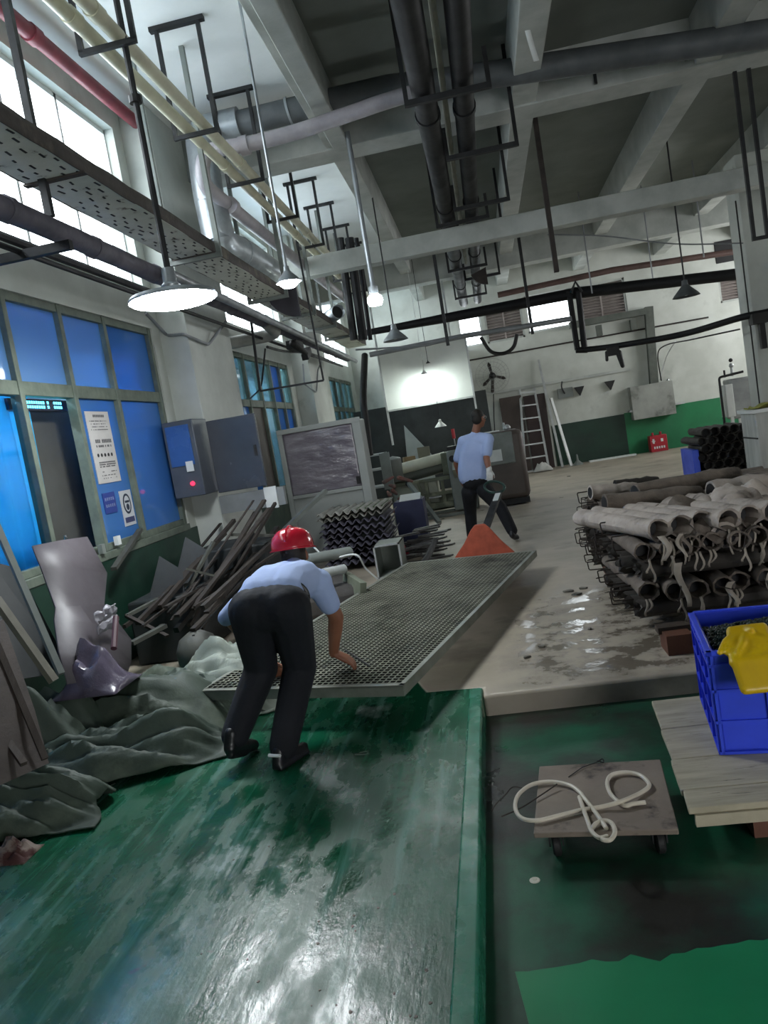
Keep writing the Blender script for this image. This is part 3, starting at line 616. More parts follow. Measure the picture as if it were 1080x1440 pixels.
# ================================================================== right side: roll stacks, pallet, crate, cart
SLEEVE = mat('dusty_grey_sleeve_cloth', '#b0a59b', '#8f857c', 5, (.8, .95), bump=.35, bscale=30, c3='#4a433e', s3=4, lo3=.52, hi3=.68)
SLEEVEB = mat('brown_grey_sleeve_cloth', '#756a60', '#524a43', 5, (.8, .95), bump=.35, bscale=30, c3='#3a342f', s3=4)
SLEEVED = mat('dark_wet_sleeve_cloth', '#3c3732', '#2b2824', 5, (.6, .9), bump=.35, bscale=30)
STRIP = mat('pale_frayed_strip', '#a89f93', '#8d8478', 6, (.8, .9), bump=.1)
WIRE = mat('rusty_wire', '#3b322c', '#2c2622', 12, (.6, .8), .3, bump=.1)
def sleeve_proto(L, r, m, seed, loop=True, strip=True):
    """a cloth sleeve lying along local +Y, open end at y=0"""
    rr = random.Random(seed); n = 14; b = MB(); N = 9; rings = []
    for i in range(N+1):
        y = L*i/N; fl = 1+(.16 if i == 0 else 0)
        rings.append([Vector((math.cos(2*PI*k/n)*r*fl*(1+.16*noise.noise((math.cos(2*PI*k/n)*1.5+seed, math.sin(2*PI*k/n)*1.5, y*4))), y+(rr.uniform(-.03, .015) if i == 0 else 0), math.sin(2*PI*k/n)*r*fl*(.92+.16*noise.noise((seed, y*3, math.cos(2*PI*k/n))))+.008*noise.noise((y*3, seed, 5)))) for k in range(n)])
    inner = [[Vector((p.x*.8, y, p.z*.8)) for p in rings[0]] for y in (.0, .16)]
    b.loft([inner[1], inner[0]]+rings, cap=True)
    o = b.build('fabric_sleeve', m, local=True)
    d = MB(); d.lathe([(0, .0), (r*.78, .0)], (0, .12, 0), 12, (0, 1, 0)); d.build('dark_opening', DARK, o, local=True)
    if loop:
        w = MB(); a = rr.uniform(-.4, .4); h = r*1.0; l = rr.uniform(.05, .1); q = rr.uniform(-.01, .01)
        w.tube(rounded([(-h*.8, .05, q), (-h*.8, -l, q), (h*.8, -l-.01, q+.01), (h*.8, .05, q)], .015, 3), .0035, 6)
        w.xf(Matrix.Rotation(rr.uniform(0, PI), 4, 'Y')); w.build('wire_loop', WIRE, o, local=True)
    if strip:
        for q in range(2):
            s = MB(); x = rr.uniform(-r, r)*.8; ln = rr.uniform(.08, .2); ph = rr.uniform(0, 6)
            s.grid(2, 6, lambda u, v: (x+(u-.5)*.014+.025*math.sin(v*4+ph)*v, -.025-.02*math.sin(v*3), -r*.75-ln*v)); s.build('hanging_strip', STRIP, o, local=True, solid=.003)
    return o
protos = {}
def sleeve(kind, loc, rz, lab, group, seed, rx=0):
    key = (kind, seed % 4)
    L, r, m, lp, st = {'y': (1.1, .07, SLEEVE, False, True), 'yd': (1.15, .058, SLEEVEB, True, True), 'x': (1.5, .058, SLEEVEB, True, False), 'xd': (1.5, .058, SLEEVED, True, False), 'b': (1.0, .07, SLEEVED, False, False)}[kind]
    if key not in protos:
        o = sleeve_proto(L, r, m, seed*3+1, lp and seed % 2 == 0 or kind == 'x', st); protos[key] = o
    else:
        o = dup(protos[key])
    o.location = loc; o.rotation_euler = (rx, 0, rz); tag(o, lab, 'fabric roll', group); return o
t = thing('wooden_skid', 'dark wooden skid with a reddish block under the big stack of fabric rolls', 'pallet', (1.5, 6.2, 0))
for y in (4.78, 5.9, 7.2): MB().bb(.84, 2.4, y, y+.1, .1, .14).build('skid_board', mat('dark_damp_wood', '#4a3f36', '#3b322b', 3, (.6, .8), bump=.2), t)
for x in (.86, 1.55, 2.2):
    for y in (4.66, 7.1): MB().bb(x, x+.15, y, y+.2, 0, .12).build('skid_block', mat('reddish_block', '#6b4332', '#553527', 3, (.6, .8), bump=.2), t)
GX = 'rolls lying sideways with wire loops in the big stack'; GY = 'rolls facing the camera in the big stack'
rr = random.Random(11); k = 0
lay = ['x', 'yd', 'x', 'yd', 'x', 'x', 'yd']
z = .20
for li, kd in enumerate(['xd', 'yd', 'xd', 'yd']):
    if kd in ('x', 'xd'):
        for q in range(17):
            sleeve(kd, (.80+rr.uniform(-.06, .05), 5.05+q*.137, z+rr.uniform(-.01, .01)), -PI/2+rr.uniform(-.03, .03), 'grey fabric roll lying sideways, wire loop at the left end, in the big stack', GX, k); k += 1
    else:
        for q in range(11):
            sleeve(kd, (.86+q*.137+rr.uniform(-.015, .015), 4.93+rr.uniform(-.06, .06), z+rr.uniform(-.008, .012)), rr.uniform(-.06, .06), 'grey fabric roll with its open end facing the camera in the big stack', GY, k); k += 1
        for q in range(9):
            sleeve('x', (.80+rr.uniform(-.05, .05), 6.2+q*.137, z), -PI/2+rr.uniform(-.04, .04), 'grey fabric roll lying sideways, wire loop at the left end, in the big stack', GX, k); k += 1
    z += .128
# pale top layer, slightly fanned
for q, x in enumerate((.88, 1.02, 1.16, 1.30, 1.44, 1.6)):
    sleeve('y', (x+.08, 4.98+.04*(q % 3), .712), .30+rr.uniform(-.05, .05), 'pale grey fabric roll fanned on top of the big stack, open end towards the camera', 'pale fanned rolls on the stack top', q)
def loose(p, q, r, m, lab):
    p, q = Vector(p), Vector(q); b = MB(); N = 12; pts = [p.lerp(q, i/N)+Vector((0, 0, .012*noise.noise((i*.5, p.x, 3)))) for i in range(N+1)]
    b.tube(pts, [r*(1+.14*noise.noise((i*.6, q.x, 9)))*(.85 if i == N else 1) for i in range(N+1)], 14, jit=.05)
    o = b.build('fabric_sleeve', m); tag(o, lab, 'fabric roll')
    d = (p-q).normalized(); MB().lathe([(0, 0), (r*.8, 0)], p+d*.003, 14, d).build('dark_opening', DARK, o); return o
for q in range(8): sleeve('x', (.82+rr.uniform(-.05, .05), 6.25+q*.137, .705), -PI/2+rr.uniform(-.05, .05), 'grey fabric roll lying sideways, wire loop at the left end, in the big stack', GX, q)
loose(at(893, 693, y=6.2), at(1037, 668, y=6.5), .075, SLEEVEB, 'thick brown roll lying crosswise highest on the big stack')
loose(at(850, 708, y=5.95), at(985, 694, y=6.1), .07, SLEEVEB, 'long brown roll lying crosswise behind the pale fanned rolls')
loose(at(830, 693, y=6.6), at(895, 687, y=6.7), .06, SLEEVE, 'grey roll lying crosswise at the back left of the stack top')
loose(at(865, 682, y=7.1), at(925, 676, y=7.2), .045, SLEEVED, 'thin dark roll at the far left of the stack top')
loose(at(1020, 752, y=5.0), at(985, 705, y=5.9), .08, SLEEVE, 'thick grey roll facing the camera at the right of the stack top')
loose(at(1000, 692, y=6.1), at(1130, 672, y=6.3), .085, SLEEVE, 'pale grey roll lying crosswise at the right edge of the stack')
loose(at(1030, 720, y=5.5), at(1150, 705, y=5.6), .085, SLEEVE, 'pale grey roll in front at the right edge of the stack')
b = MB(); b.grid(20, 16, lambda u, v: (1.42+u*.36, 5.4+v*.45, .70+.13*math.sin(PI*u)*math.sin(PI*v)+.08*abs(noise.noise((u*4, v*4, 2)))))
tag(b.build('crumpled_sleeve', SLEEVE, solid=.01), 'crumpled pale cloth sleeve bunched up in the middle of the stack top', 'cloth')
for q, (px, py, y, sx, sy, h, l) in enumerate(((1010, 735, 5.1, .4, .28, .08, 'crumpled dark cloth sleeve sagging over the front right of the stack top'), (960, 720, 5.6, .4, .4, .12, 'crumpled grey cloth sleeve right of the bunched one on the stack top'), (1055, 700, 5.9, .5, .4, .13, 'crumpled pale cloth sleeve at the right edge of the stack top'))):
    p = at(px, py, y=y); b = MB(); b.grid(20, 16, lambda u, v: p+Vector(((u-.5)*sx, (v-.5)*sy, -.05+h*(1.2*math.sin(PI*u)*math.sin(PI*v)+.9*noise.noise((u*4+q, v*4, q*3))-.8*max(0, .3-v)))))
    tag(b.build('crumpled_sleeve', (SLEEVEB, SLEEVEB, SLEEVE)[q], solid=.008), l, 'cloth')
rr = random.Random(77)
for q in range(14):
    x = .95+rr.random()*1.1; z0 = rr.choice((.36, .52, .62, .7)); ln = rr.uniform(.12, .34); w = rr.uniform(.012, .05); ph = rr.uniform(0, 6); y = 4.83-rr.random()*.03
    b = MB(); b.grid(2, 10, lambda u, v: (x+(u-.5)*w*(1-.4*v)+.02*math.sin(v*5+ph), y-.02*math.sin(v*4+ph), z0-ln*v))
    tag(b.build('torn_rag', rr.choice((STRIP, SLEEVEB, SLEEVED)), solid=.003), 'torn cloth strip hanging down the front of the big stack', 'rag', 'torn strips on the stack front')
# wire cages sticking out on the left side
for q in range(26):
    y = 5.0+rr.random()*2.3; zz = .14+rr.random()*.6; l = .08+.07*rr.random(); h = .07+.04*rr.random(); x = .80
    b = MB(); b.tube(rounded([(x+.05, y, zz), (x-l, y-.01, zz+.01), (x-l-.005, y+.01, zz+h), (x+.05, y, zz+h)], .012, 3), .0055, 6)
    tag(b.build('wire_cage_end', WIRE), 'rusty square wire cage end poking out of the left side of the big stack', 'wire', 'wire cage ends on the stack side')
# second stack farther back by the pillar
for row in range(6):
    for q in range(7 if row < 5 else 5):
        sleeve('b', (3.42+q*.15+(.07 if row % 2 else 0), 13.25+rr.uniform(-.08, .08), .08+row*.135), rr.uniform(-.06, .06), 'dark roll, open end to the camera, in the far stack by the pillar', 'rolls in the far stack by the pillar', q+row)
t = tag(MB().bb(3.26, 3.36, 13.3, 14.1, 0, .5).build('blue_tub', mat('blue_plastic_tub', '#3a5be0', '#3050cc', 3, (.35, .5), bump=.03), bevel=.01), 'upright blue plastic board at the left end of the far roll stack', 'board')
o = tag(MB().bb(3.55, 4.2, 11.0, 11.6, 0, 1.08).build('white_bin', mat('streaked_white_bin', '#b5b6b0', '#9a9b95', 3, (.5, .7), bump=.08, stretch=(3, 3, .4)), bevel=.02), 'grubby white square bin at the right edge before the pillar', 'bin')
MB().bb(3.52, 4.23, 10.97, 11.63, 1.05, 1.1).build('rim', WHITEP, o); MB().bb(3.545, 3.56, 11.0, 11.6, .7, .72).build('seam', STEEL, o)
b = MB()
b.grid(14, 10, lambda u, v: (3.58+u*.6, 11.02+v*.5, 1.12+.05*math.sin(u*5)*math.cos(v*4)+.05*noise.noise((u*5, v*5, 1))))
tag(b.build('yellow_cloth', mat('olive_yellow_cloth', '#9a9a52', '#85863f', 4, (.8, .9), bump=.2), solid=.02), 'folded olive yellow cloth on the white bin', 'cloth')
# --- pallet, crate, glove
t = thing('wooden_pallet', 'pale stained wooden pallet carrying the blue crate', 'pallet', (1.2, 3.3, -.13))
for q, (x0, x1, y0, y1) in enumerate(((.52, .535, 2.84, 2.978), (.528, .55, 2.982, 3.246), (.56, .578, 3.25, 3.565), (.585, .61, 3.57, 3.92))):
    b = MB(); b.prism([(x0, y0, 0), (2.0, y0, 0), (2.0, y1, 0), (x1, y1, 0)], (0, 0, .028)); b.build('deck_board', WOOD, t, bevel=.004)
b = MB(); b.bb(.54, 2.0, 2.83, 2.85, -.045, .0); b.build('front_board', WOOD, t)
for y in (2.92, 3.4, 3.82):
    for x in (.75, 1.4): MB().bb(x, x+.1, y-.05, y+.05, -.13, 0).build('block', mat('reddish_block', '#6b4332'), t)
CRATE = mat('blue_crate_plastic', '#3650e6', '#2c44d0', 3, (.3, .45), bump=.03)
t = thing('plastic_crate', 'bright blue ribbed plastic crate on the pale pallet', 'crate', (.76, 3.25, .03)); t.rotation_euler.z = -.14
W, D, H, th = .80, .62, .44, .018
b = MB(); b.bb(0, W, 0, th, 0, H); b.bb(0, W, D-th, D, 0, H); b.bb(0, th, 0, D, 0, H); b.bb(W-th, W, 0, D, 0, H); b.bb(0, W, 0, D, 0, th)
b.build('crate_walls', CRATE, t, local=True)
b = MB()
for x0, x1, y0, y1 in ((-.016, W+.016, -.016, .012), (-.016, W+.016, D-.012, D+.016), (-.016, .012, -.016, D+.016), (W-.012, W+.016, -.016, D+.016)): b.bb(x0, x1, y0, y1, H-.012, H+.008)
b.build('rim', CRATE, t, local=True, bevel=.004)
b = MB()
for z in (.0, .135, .27, .38): b.bb(-.008, W+.008, -.012, 0, z, z+.012); b.bb(-.012, 0, -.008, D+.008, z, z+.012)
for k in range(5): b.bb(k*(W-.012)/4, k*(W-.012)/4+.012, -.012, 0, 0, H); b.bb(-.012, 0, k*(D-.012)/4, k*(D-.012)/4+.012, 0, H)
b.build('ribs', CRATE, t, local=True)
b = MB(); rr = random.Random(4)
b.grid(24, 20, lambda u, v: (.82+u*.70, 3.27+v*.48, .41+.08*math.sin(min(1, .2+u*1.2)*PI*.5)*math.sin(PI*(.15+v*.8))))
for q in range(900):
    u, v = rr.random(), rr.random(); zz = .415+.08*math.sin(min(1, .2+u*1.2)*PI*.5)*math.sin(PI*(.15+v*.8))
    vs = bmesh.ops.create_icosphere(b.bm, subdivisions=1, radius=.011*rr.uniform(.6, 1.1))['verts']; bmesh.ops.translate(b.bm, vec=(.82+u*.70, 3.27+v*.48, zz+.004), verts=vs)
o = stuff(tag(b.build('black_beads', mat('glossy_black_bead', '#17201f', '#22302c', 20, (.12, .3), bump=0)), 'glossy black granules heaped in the blue crate', 'granules'))
YEL = mat('yellow_rubber', '#d8b412', '#c4a00e', 4, (.22, .4), bump=.06)
def glove(b):
    A = at(1040, 893, z=.50); Bq = at(1052, 930, y=3.16); Cq = at(1068, 968, y=3.10)
    A2 = A+Vector((.02, .02, .015))
    for p, q, r0, r1 in ((A2, Bq, .045, .05), (Bq, Cq, .05, .055)):
        for s in [-.045+.0115*q for q in range(12)]: b.capsule(p+Vector((s, 0, 0)), q+Vector((s*1.2, 0, 0)), .022, .02)
    for px, py, L in ((1012, 912, .0), (1022, 912, 0), (1031, 908, 0), (1037, 914, 0)):
        e = at(px, py+6, z=.475); m = at(px+8, py-10, z=.50)
        b.capsule(A2+Vector(((px-1026)*.0015, 0, 0)), m, .015, .0135); b.capsule(m, e, .0135, .012)
    e = at(1050, 893, z=.52); b.capsule(A2, e+Vector((.03, .03, .01)), .016, .013)
gl = thing('rubber_glove', 'yellow rubber glove draped over the front rim of the blue crate', 'glove', at(1052, 930, y=3.16))
organic('glove_body', glove, YEL, gl, .006, 5)
# --- cart with white hose
PLY = mat('dirty_plywood', '#8a7d70', '#776b60', 3, (.6, .8), bump=.12, c3='#3e3630', s3=5, lo3=.58, hi3=.68)
t = thing('platform_dolly', 'low square plywood dolly on black casters in the sunken floor', 'dolly', (.23, 3.06, -.13))
MB().prism([(-.06, 2.81, -.022), (.46, 2.75, -.022), (.52, 3.32, -.022), (0, 3.37, -.022)], (0, 0, .022)).build('deck', PLY, t, bevel=.004)
MB().bar((-.02, 3.06, -.032), (.48, 3.0, -.032), .05, .02).build('cross_batten', PLY, t)
for x, y in ((.02, 2.87), (.40, 2.83), (.06, 3.27), (.45, 3.24)):
    c = MB(); c.bb(x-.03, x+.03, y-.04, y+.04, -.03, -.022); c.bb(x-.028, x-.022, y-.02, y+.025, -.085, -.03); c.bb(x+.022, x+.028, y-.02, y+.025, -.085, -.03)
    c = c.build('caster', STEEL, t); MB().lathe([(0, -.017), (.036, -.017), (.045, -.01), (.045, .01), (.036, .017), (0, .017)], (x, y, -.085), 20, (1, 0, 0)).build('wheel', BLACKRUB, c)
def zp(x, y, z=.016): return at(680+x*.2778, 1040+y*.2778, z=z)
HOSE = mat('white_hose', '#d6cdbd', '#c4bba9', 8, (.4, .55), bump=.03)
path = [(820, 318), (760, 325), (715, 335), (680, 312), (640, 270), (626, 215), (650, 178), (720, 166), (790, 180), (832, 215), (835, 240), (790, 272), (700, 312), (600, 340), (500, 355), (380, 385), (270, 410), (190, 396), (160, 340), (180, 275), (250, 226), (350, 214), (440, 234), (490, 270), (505, 290), (545, 340), (590, 402), (622, 450)]
P_ = [zp(x, y, .014+(.014 if 640 < x < 720 and i > 10 else 0)) for i, (x, y) in enumerate(path)]
P2 = [zp(x, y, .014) for x, y in [(485, 290), (505, 350), (530, 420), (548, 465), (585, 497), (625, 490), (600, 505), (640, 508), (665, 470), (650, 425), (610, 410), (570, 425), (545, 455)]]
o = tag(MB().tube(spline(P_, 5), .0085, 10).build('white_hose', HOSE), 'white hose knotted in loops on the plywood dolly', 'hose')
MB().tube(spline(P2, 5), .0085, 10).build('knot', HOSE, o)
o = tag(MB().tube(spline([zp(90, 390, .0), zp(190, 345, .01), zp(280, 288, .012), zp(372, 226, .02)]), .0028, 6).build('wire_hook', WIRE), 'thin bent wire under the white hose at the left of the dolly', 'wire')
o = tag(MB().tube(spline([zp(40, 365, -.05), zp(60, 330, -.03), zp(110, 280, -.02), zp(150, 240, .0), zp(210, 250, .0)]), .0028, 6).build('wire_hook', WIRE), 'thin bent wire sticking out at the left of the dolly', 'wire')
b = MB(); c = zp(592, 108, .012); b.tube([c+Vector((.014*math.cos(a), .01*math.sin(a), .012*math.sin(a*2)*.4)) for a in [k*PI/8 for k in range(17)]], .0025, 6); b.tube([c, zp(500, 140, .006), zp(430, 190, .003)], .002, 6)
tag(b.build('wire_ring', STEEL), 'small wire ring at the back edge of the dolly deck', 'wire')
p = at(752, 1238, z=-.13); b = MB(); b.lathe([(0, .006), (.006, .007), (.008, .004), (.016, .004), (.02, .001), (.02, 0)], p, 20)
o = tag(b.build('drain_cap', mat('pale_plastic_cap', '#c9c6b8', None, rough=(.4, .4), bump=0)), 'small pale round plastic cap on the dark sunken floor', 'cap')
p = at(507, 1063, z=.0); b = MB(); b.tube(spline([p+Vector((-.03, .01, .006)), p+Vector((.03, .0, .006)), p+Vector((.035, .03, .007)), p+Vector((-.01, .028, .006))]), .004, 6)
tag(b.build('plastic_strip', glass('clear_plastic', '#e8eeee', .3, .1)), 'clear plastic strip on the wet green floor right of the bending worker', 'strip')
b = MB(); rr = random.Random(9)
for px, py, s in [(800, 832, .05), (820, 828, .04), (812, 836, .05), (735, 700, .06), (800, 670, .05), (763, 660, .1), (790, 655, .08), (830, 885, .02), (740, 925, .03), (762, 910, .03)]:
    p = at(px, py, z=.0); b.prism([p+Vector((s*math.cos(a)*rr.uniform(.5, 1.2), s*math.sin(a)*rr.uniform(.4, 1), 0)) for a in [k*PI/3.5 for k in range(7)]], (0, 0, .012))
for q in range(30):
    p = at(rr.uniform(280, 640), rr.uniform(1150, 1430), z=.0); s = rr.uniform(.003, .007); b.prism([p+Vector((s*math.cos(a)*rr.uniform(.5, 1.2), s*math.sin(a), 0)) for a in [k*PI/2.5 for k in range(5)]], (0, 0, .0015))
stuff(tag(b.build('floor_litter', mat('litter', '#4a463e', '#77736a', 9, (.6, .8), bump=.1)), 'scattered litter and scraps on the concrete and green floors', 'litter'))
# --- grating on the hand pallet truck
G0 = Vector((-.69, 4.04, 0)); GD = Vector((.95, 3.57, 0)).normalized(); GX_ = Vector((GD.y, -GD.x, 0)); GL, GW = 3.70, 1.32
ang = math.atan2(GD.x, GD.y)
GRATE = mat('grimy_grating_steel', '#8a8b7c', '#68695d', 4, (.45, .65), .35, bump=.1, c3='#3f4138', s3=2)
GRD = mat('dark_grating_bars', '#2c2d29', '#22231f', 5, (.6, .8), .2, bump=.1)  # bar sides darkened for rust and for the shade between bars
t = thing('floor_grating', 'long steel floor grating being wheeled across the hall', 'grating', (G0.x, G0.y, .16)); t.rotation_euler.z = -ang
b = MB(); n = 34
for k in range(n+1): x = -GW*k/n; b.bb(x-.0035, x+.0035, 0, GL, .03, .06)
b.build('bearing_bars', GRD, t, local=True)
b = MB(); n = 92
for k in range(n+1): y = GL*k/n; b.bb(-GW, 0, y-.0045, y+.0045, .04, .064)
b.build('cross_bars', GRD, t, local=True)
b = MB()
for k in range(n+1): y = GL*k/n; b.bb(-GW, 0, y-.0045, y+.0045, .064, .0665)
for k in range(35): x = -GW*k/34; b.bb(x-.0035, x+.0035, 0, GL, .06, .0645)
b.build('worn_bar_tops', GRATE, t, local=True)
b = MB(); FR = mat('pale_frame_steel', '#8f9289', '#777a71', 5, (.4, .6), .4, bump=.1)
for a in ((-GW-.03, .03, -.006, 0), (-GW-.03, .03, GL, GL+.006), (-GW-.03, -GW-.024, 0, GL), (.024, .03, 0, GL)): b.bb(*a, .005, .064)
for a in ((-GW-.03, .03, -.006, .03), (-GW-.03, .03, GL-.03, GL+.006), (-GW-.03, -GW, 0, GL), (0, .03, 0, GL)): b.bb(*a, .058, .066)
b.build('frame', FR, t, local=True)
tag(MB().tube([at(486, 914, z=.232), at(520, 937, z=.232)], .006, 6).build('thin_rod', STEEL), 'thin dark rod lying on the grating beside the worker\'s hand', 'rod')
ORANGE = mat('orange_truck_paint', '#b4563c', '#96452f', 9, (.5, .7), bump=.1)
tp = G0+GD*(GL+.18)+GX_*(-.56)
t = thing('hand_pallet_truck', 'orange hand pallet truck pulled by the standing worker under the grating', 'pallet truck', (tp.x, tp.y, 0)); t.rotation_euler.z = -ang
for x in (-.2, .2): MB().prism([(x-.08, .0, .075), (x+.08, 0, .075), (x+.08, -1.15, .075), (x+.05, -1.2, .075), (x-.05, -1.2, .075), (x-.08, -1.15, .075)], (0, 0, .07)).build('fork', ORANGE, t, local=True)
for x in (-.2, .2): MB().lathe([(0, -.05), (.04, -.05), (.04, .05), (0, .05)], (x, -1.0, .04), 16, (1, 0, 0)).build('load_roller', BLACKRUB, t, local=True)
b = MB(); tri = [(-.36, .0, .10), (.36, 0, .10), (.36, 0, .15), (.30, 0, .22), (.2, .0, .33), (.1, 0, .47), (.05, 0, .52), (-.05, 0, .52), (-.1, 0, .47), (-.2, 0, .33), (-.30, 0, .22), (-.36, 0, .15)]
b.prism(tri, (0, .035, 0)); b.build('triangular_frame', ORANGE, t, local=True, bevel=.01)
b = MB(); b.prism([(-.2, .035, .1), (.2, .035, .1), (.05, .035, .45), (-.05, .035, .45)], (0, .12, -.02)); b.tube([(0, .16, .08), (0, .16, .46)], .05, 14); b.build('pump', STEEL, t, local=True)
for x in (-.07, .07): MB().lathe([(0, -.025), (.07, -.025), (.085, -.02), (.085, .02), (.07, .025), (0, .025)], (x, .2, .085), 20, (1, 0, 0)).build('steer_wheel', BLACKRUB, t, local=True)
hub = Vector((tp.x, tp.y, 0))+GD*.17+Vector((0, 0, .42)); hnd = at(690, 676, y=9.45)
hm = at(701, 694, y=9.2)
inv = Matrix.Rotation(ang, 4, 'Z') @ Matrix.Translation(-Vector((tp.x, tp.y, 0)))
L_ = lambda v: inv @ Vector(v)
MB().bar(L_(hub), L_(hm), .075, .04).build('draw_bar', STEEL, t, local=True)
MB().bar(L_(hub.lerp(hm, .76)+Vector((0, -.03, .012))), L_(hub.lerp(hm, .97)+Vector((0, -.03, .012))), .06, .02).build('white_sticker', WHITEP, t, local=True)
b = MB(); d = (hnd-hm); s = Vector((1, 0, 0)); c0 = hm.lerp(hnd, .5)
b.tube([L_(c0+s*.115*math.cos(a)+d.normalized()*.13*math.sin(a)) for a in [k*PI/10 for k in range(21)]], .016, 10, cap=False); b.build('handle_loop', mat('dark_green_handle', '#1f3d35', None, rough=(.4, .4), bump=0), t, local=True)
# ================================================================== back of the hall
# white double panel (hoist hood) above a dark recess
HOOD = mat('clean_white_panel', '#e6eae6', '#dde2de', 2, (.4, .6), bump=.02)
t = thing('white_hood', 'large white double-panel hood over the dark recess at the back left', 'hood', (-1.2, 17.6, 2.1))
x0, x1, z0, z1 = -2.15, -.2, 2.14, 3.48
for a, c in ((x0, -1.2), (-1.19, x1)): MB().bb(a, c, 17.5, 17.54, z0, z1).build('front_panel', HOOD, t)
MB().bb(x0, x1, 17.54, YB-.02, z1-.04, z1).build('top_panel', HOOD, t); MB().bb(x1-.03, x1, 17.54, YB-.02, z0, z1).build('side_panel', HOOD, t)
f = MB(); f.bb(x0-.03, x1+.03, 17.48, 17.56, z0-.04, z0); f.bb(x1, x1+.04, 17.48, 17.56, z0-.3, z1+.05); f.bb(x0-.04, x0, 17.48, 17.56, z0-.8, z1+.2); f.build('frame', ALU, t)
for x in (x0-.02, -.5): MB().bb(x-.02, x+.02, 17.5, 17.54, z1, 4.75).build('hanger_rod', ALU, t)
DK = mat('dark_grey_wall', '#3b4142', '#2f3435', 1.5, (.6, .8), bump=.08)  # dark grey mottle over the whole recess wall
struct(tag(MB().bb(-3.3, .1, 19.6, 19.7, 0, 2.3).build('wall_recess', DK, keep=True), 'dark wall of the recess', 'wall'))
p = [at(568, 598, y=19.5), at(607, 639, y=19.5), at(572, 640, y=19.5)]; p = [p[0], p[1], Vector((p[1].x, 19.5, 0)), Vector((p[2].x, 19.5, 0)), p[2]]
tag(MB().prism(p, (0, .02, 0)).build('lit_wall_patch', mat('lit_wall_tone', '#a9b3b3', '#98a2a2', 2, (.5, .7), bump=.03)), 'pale triangle standing in for the lit part of the dark recess wall', 'board')  # light falling on the recess wall, shaped as a pale flat sheet
p = at(620, 601, y=16.5); shade_lamp(p.x, p.y, p.z, .13, 'small white conical lamp hanging in the dark recess', False, .006, WHITEP, 2.13)
# roller machine
t = thing('roller_machine', 'fabric roller machine with a wide pale roller in front of the dark recess', 'machine', (-1.3, 14.6, 0))
a = at(551, 664, y=14.4); c = at(626, 644, y=14.7)
MB().tube([a, c], .12, 20).build('roller', mat('pale_cloth_roller', '#d6d6c2', '#c3c3af', 3, (.5, .7), bump=.04), t)
MB().tube([a+Vector((0, -.06, -.17)), c+Vector((0, -.06, -.17))], .09, 16).build('roller', mat('dark_roller', '#4d5048', None, rough=(.4, .4), bump=0), t)
MB().box(a+Vector((-.02, -.02, -.13)), (.14, .34, .36)).build('end_bracket', GREENGREY, t, bevel=.02); MB().box(c+Vector((.04, -.02, -.1)), (.22, .36, .42)).build('end_bracket', GREENGREY, t, bevel=.02)
MB().bb(a.x-.05, c.x-.2, 14.28, 14.9, .2, .62).build('front_panel', mat('pale_machine_panel', '#a6aa9a', '#93978a', 3, (.4, .6), bump=.04), t, bevel=.02)
MB().bb(a.x-.1, c.x+.05, 14.25, 14.32, .60, .66).build('top_rail', GREENGREY, t)
MB().lathe([(0, .05), (.05, .04), (.05, 0)], at(574, 680, y=14.27), 16, (0, -1, 0)).build('knob', DARK, t)
f = MB(); x = at(600, 700, y=14.2).x
f.bar((x-.12, 14.2, .62), (x-.04, 14.2, .25), .06, .05); f.bb(x, x+.06, 14.17, 14.23, .1, .6); f.bb(x+.3, x+.36, 14.17, 14.23, .1, .6); f.bb(x-.06, x+.6, 14.16, 14.22, .34, .40); f.bb(x-.15, x+.6, 14.16, 14.24, .1, .2)
f.build('green_frame', GREENGREY, t); MB().bb(x-.25, x+.6, 14.3, 14.6, .05, .34).build('gear_box', GREENGREY, t, bevel=.02); MB().bb(x+.05, x+.28, 14.12, 14.2, .3, .325).build('treadle', ALU, t)
for k in range(3): MB().bar(at(585, 722+k*5, z=.03), at(668, 704+k*7, z=.03), .04, .05).build('floor_rail', GREYP, t)
o = tag(MB().box((a.x+.32, 14.8, 1.02), (.22, .2, .18), rz=.3).build('cardboard_box', mat('cardboard', '#8a7658', '#7c694c', 3, (.8, .9), bump=.05)), 'brown cardboard scrap standing on the roller machine', 'box')
o = tag(MB().box((a.x+.62, 14.85, 1.12), (.24, .03, .26), rz=-.2).build('cardboard_sheet', mat('cardboard_grey', '#7d7a68', '#6d6a5a', 3, (.8, .9), bump=.05)), 'grey cardboard sheet standing behind the pale roller', 'board')
# control cabinet machine behind the standing worker
t = thing('control_machine', 'grey and brown machine cabinet with rounded corners behind the standing worker', 'machine', (.0, 14.4, 0))
MB().bb(-.80, -.35, 13.95, 14.6, .02, 1.12).build('console', GREYP, t, bevel=.03)
MB().prism([(-.72, 13.93, .62), (-.72, 13.72, .78), (-.72, 13.93, .9)], (.45, 0, 0)).build('console_desk', mat('pale_machine_panel', '#a6aa9a'), t)
MB().lathe([(0, .02), (.06, .02), (.06, 0)], at(636, 645, y=13.92), 16, (0, -1, 0)).build('dial', DARK, t)
b = MB(); b.bb(-.15, .58, 13.6, 14.5, .12, 1.32); b.build('cabinet', mat('brown_grey_cabinet', '#5d534d', '#4c4440', 2, (.4, .6), bump=.05), t, bevel=.09)
MB().bb(-.12, .55, 13.66, 14.44, .02, .12).build('plinth', STEEL, t)
MB().bb(-.1, .4, 13.57, 13.61, .75, 1.3).build('grey_panel', GREYP, t, bevel=.02)
b = MB(); p = at(697, 641, y=13.55); b.bb(p.x-.11, p.x+.11, 13.54, 13.565, p.z-.1, p.z+.1); b.build('notice', WHITEP, t)
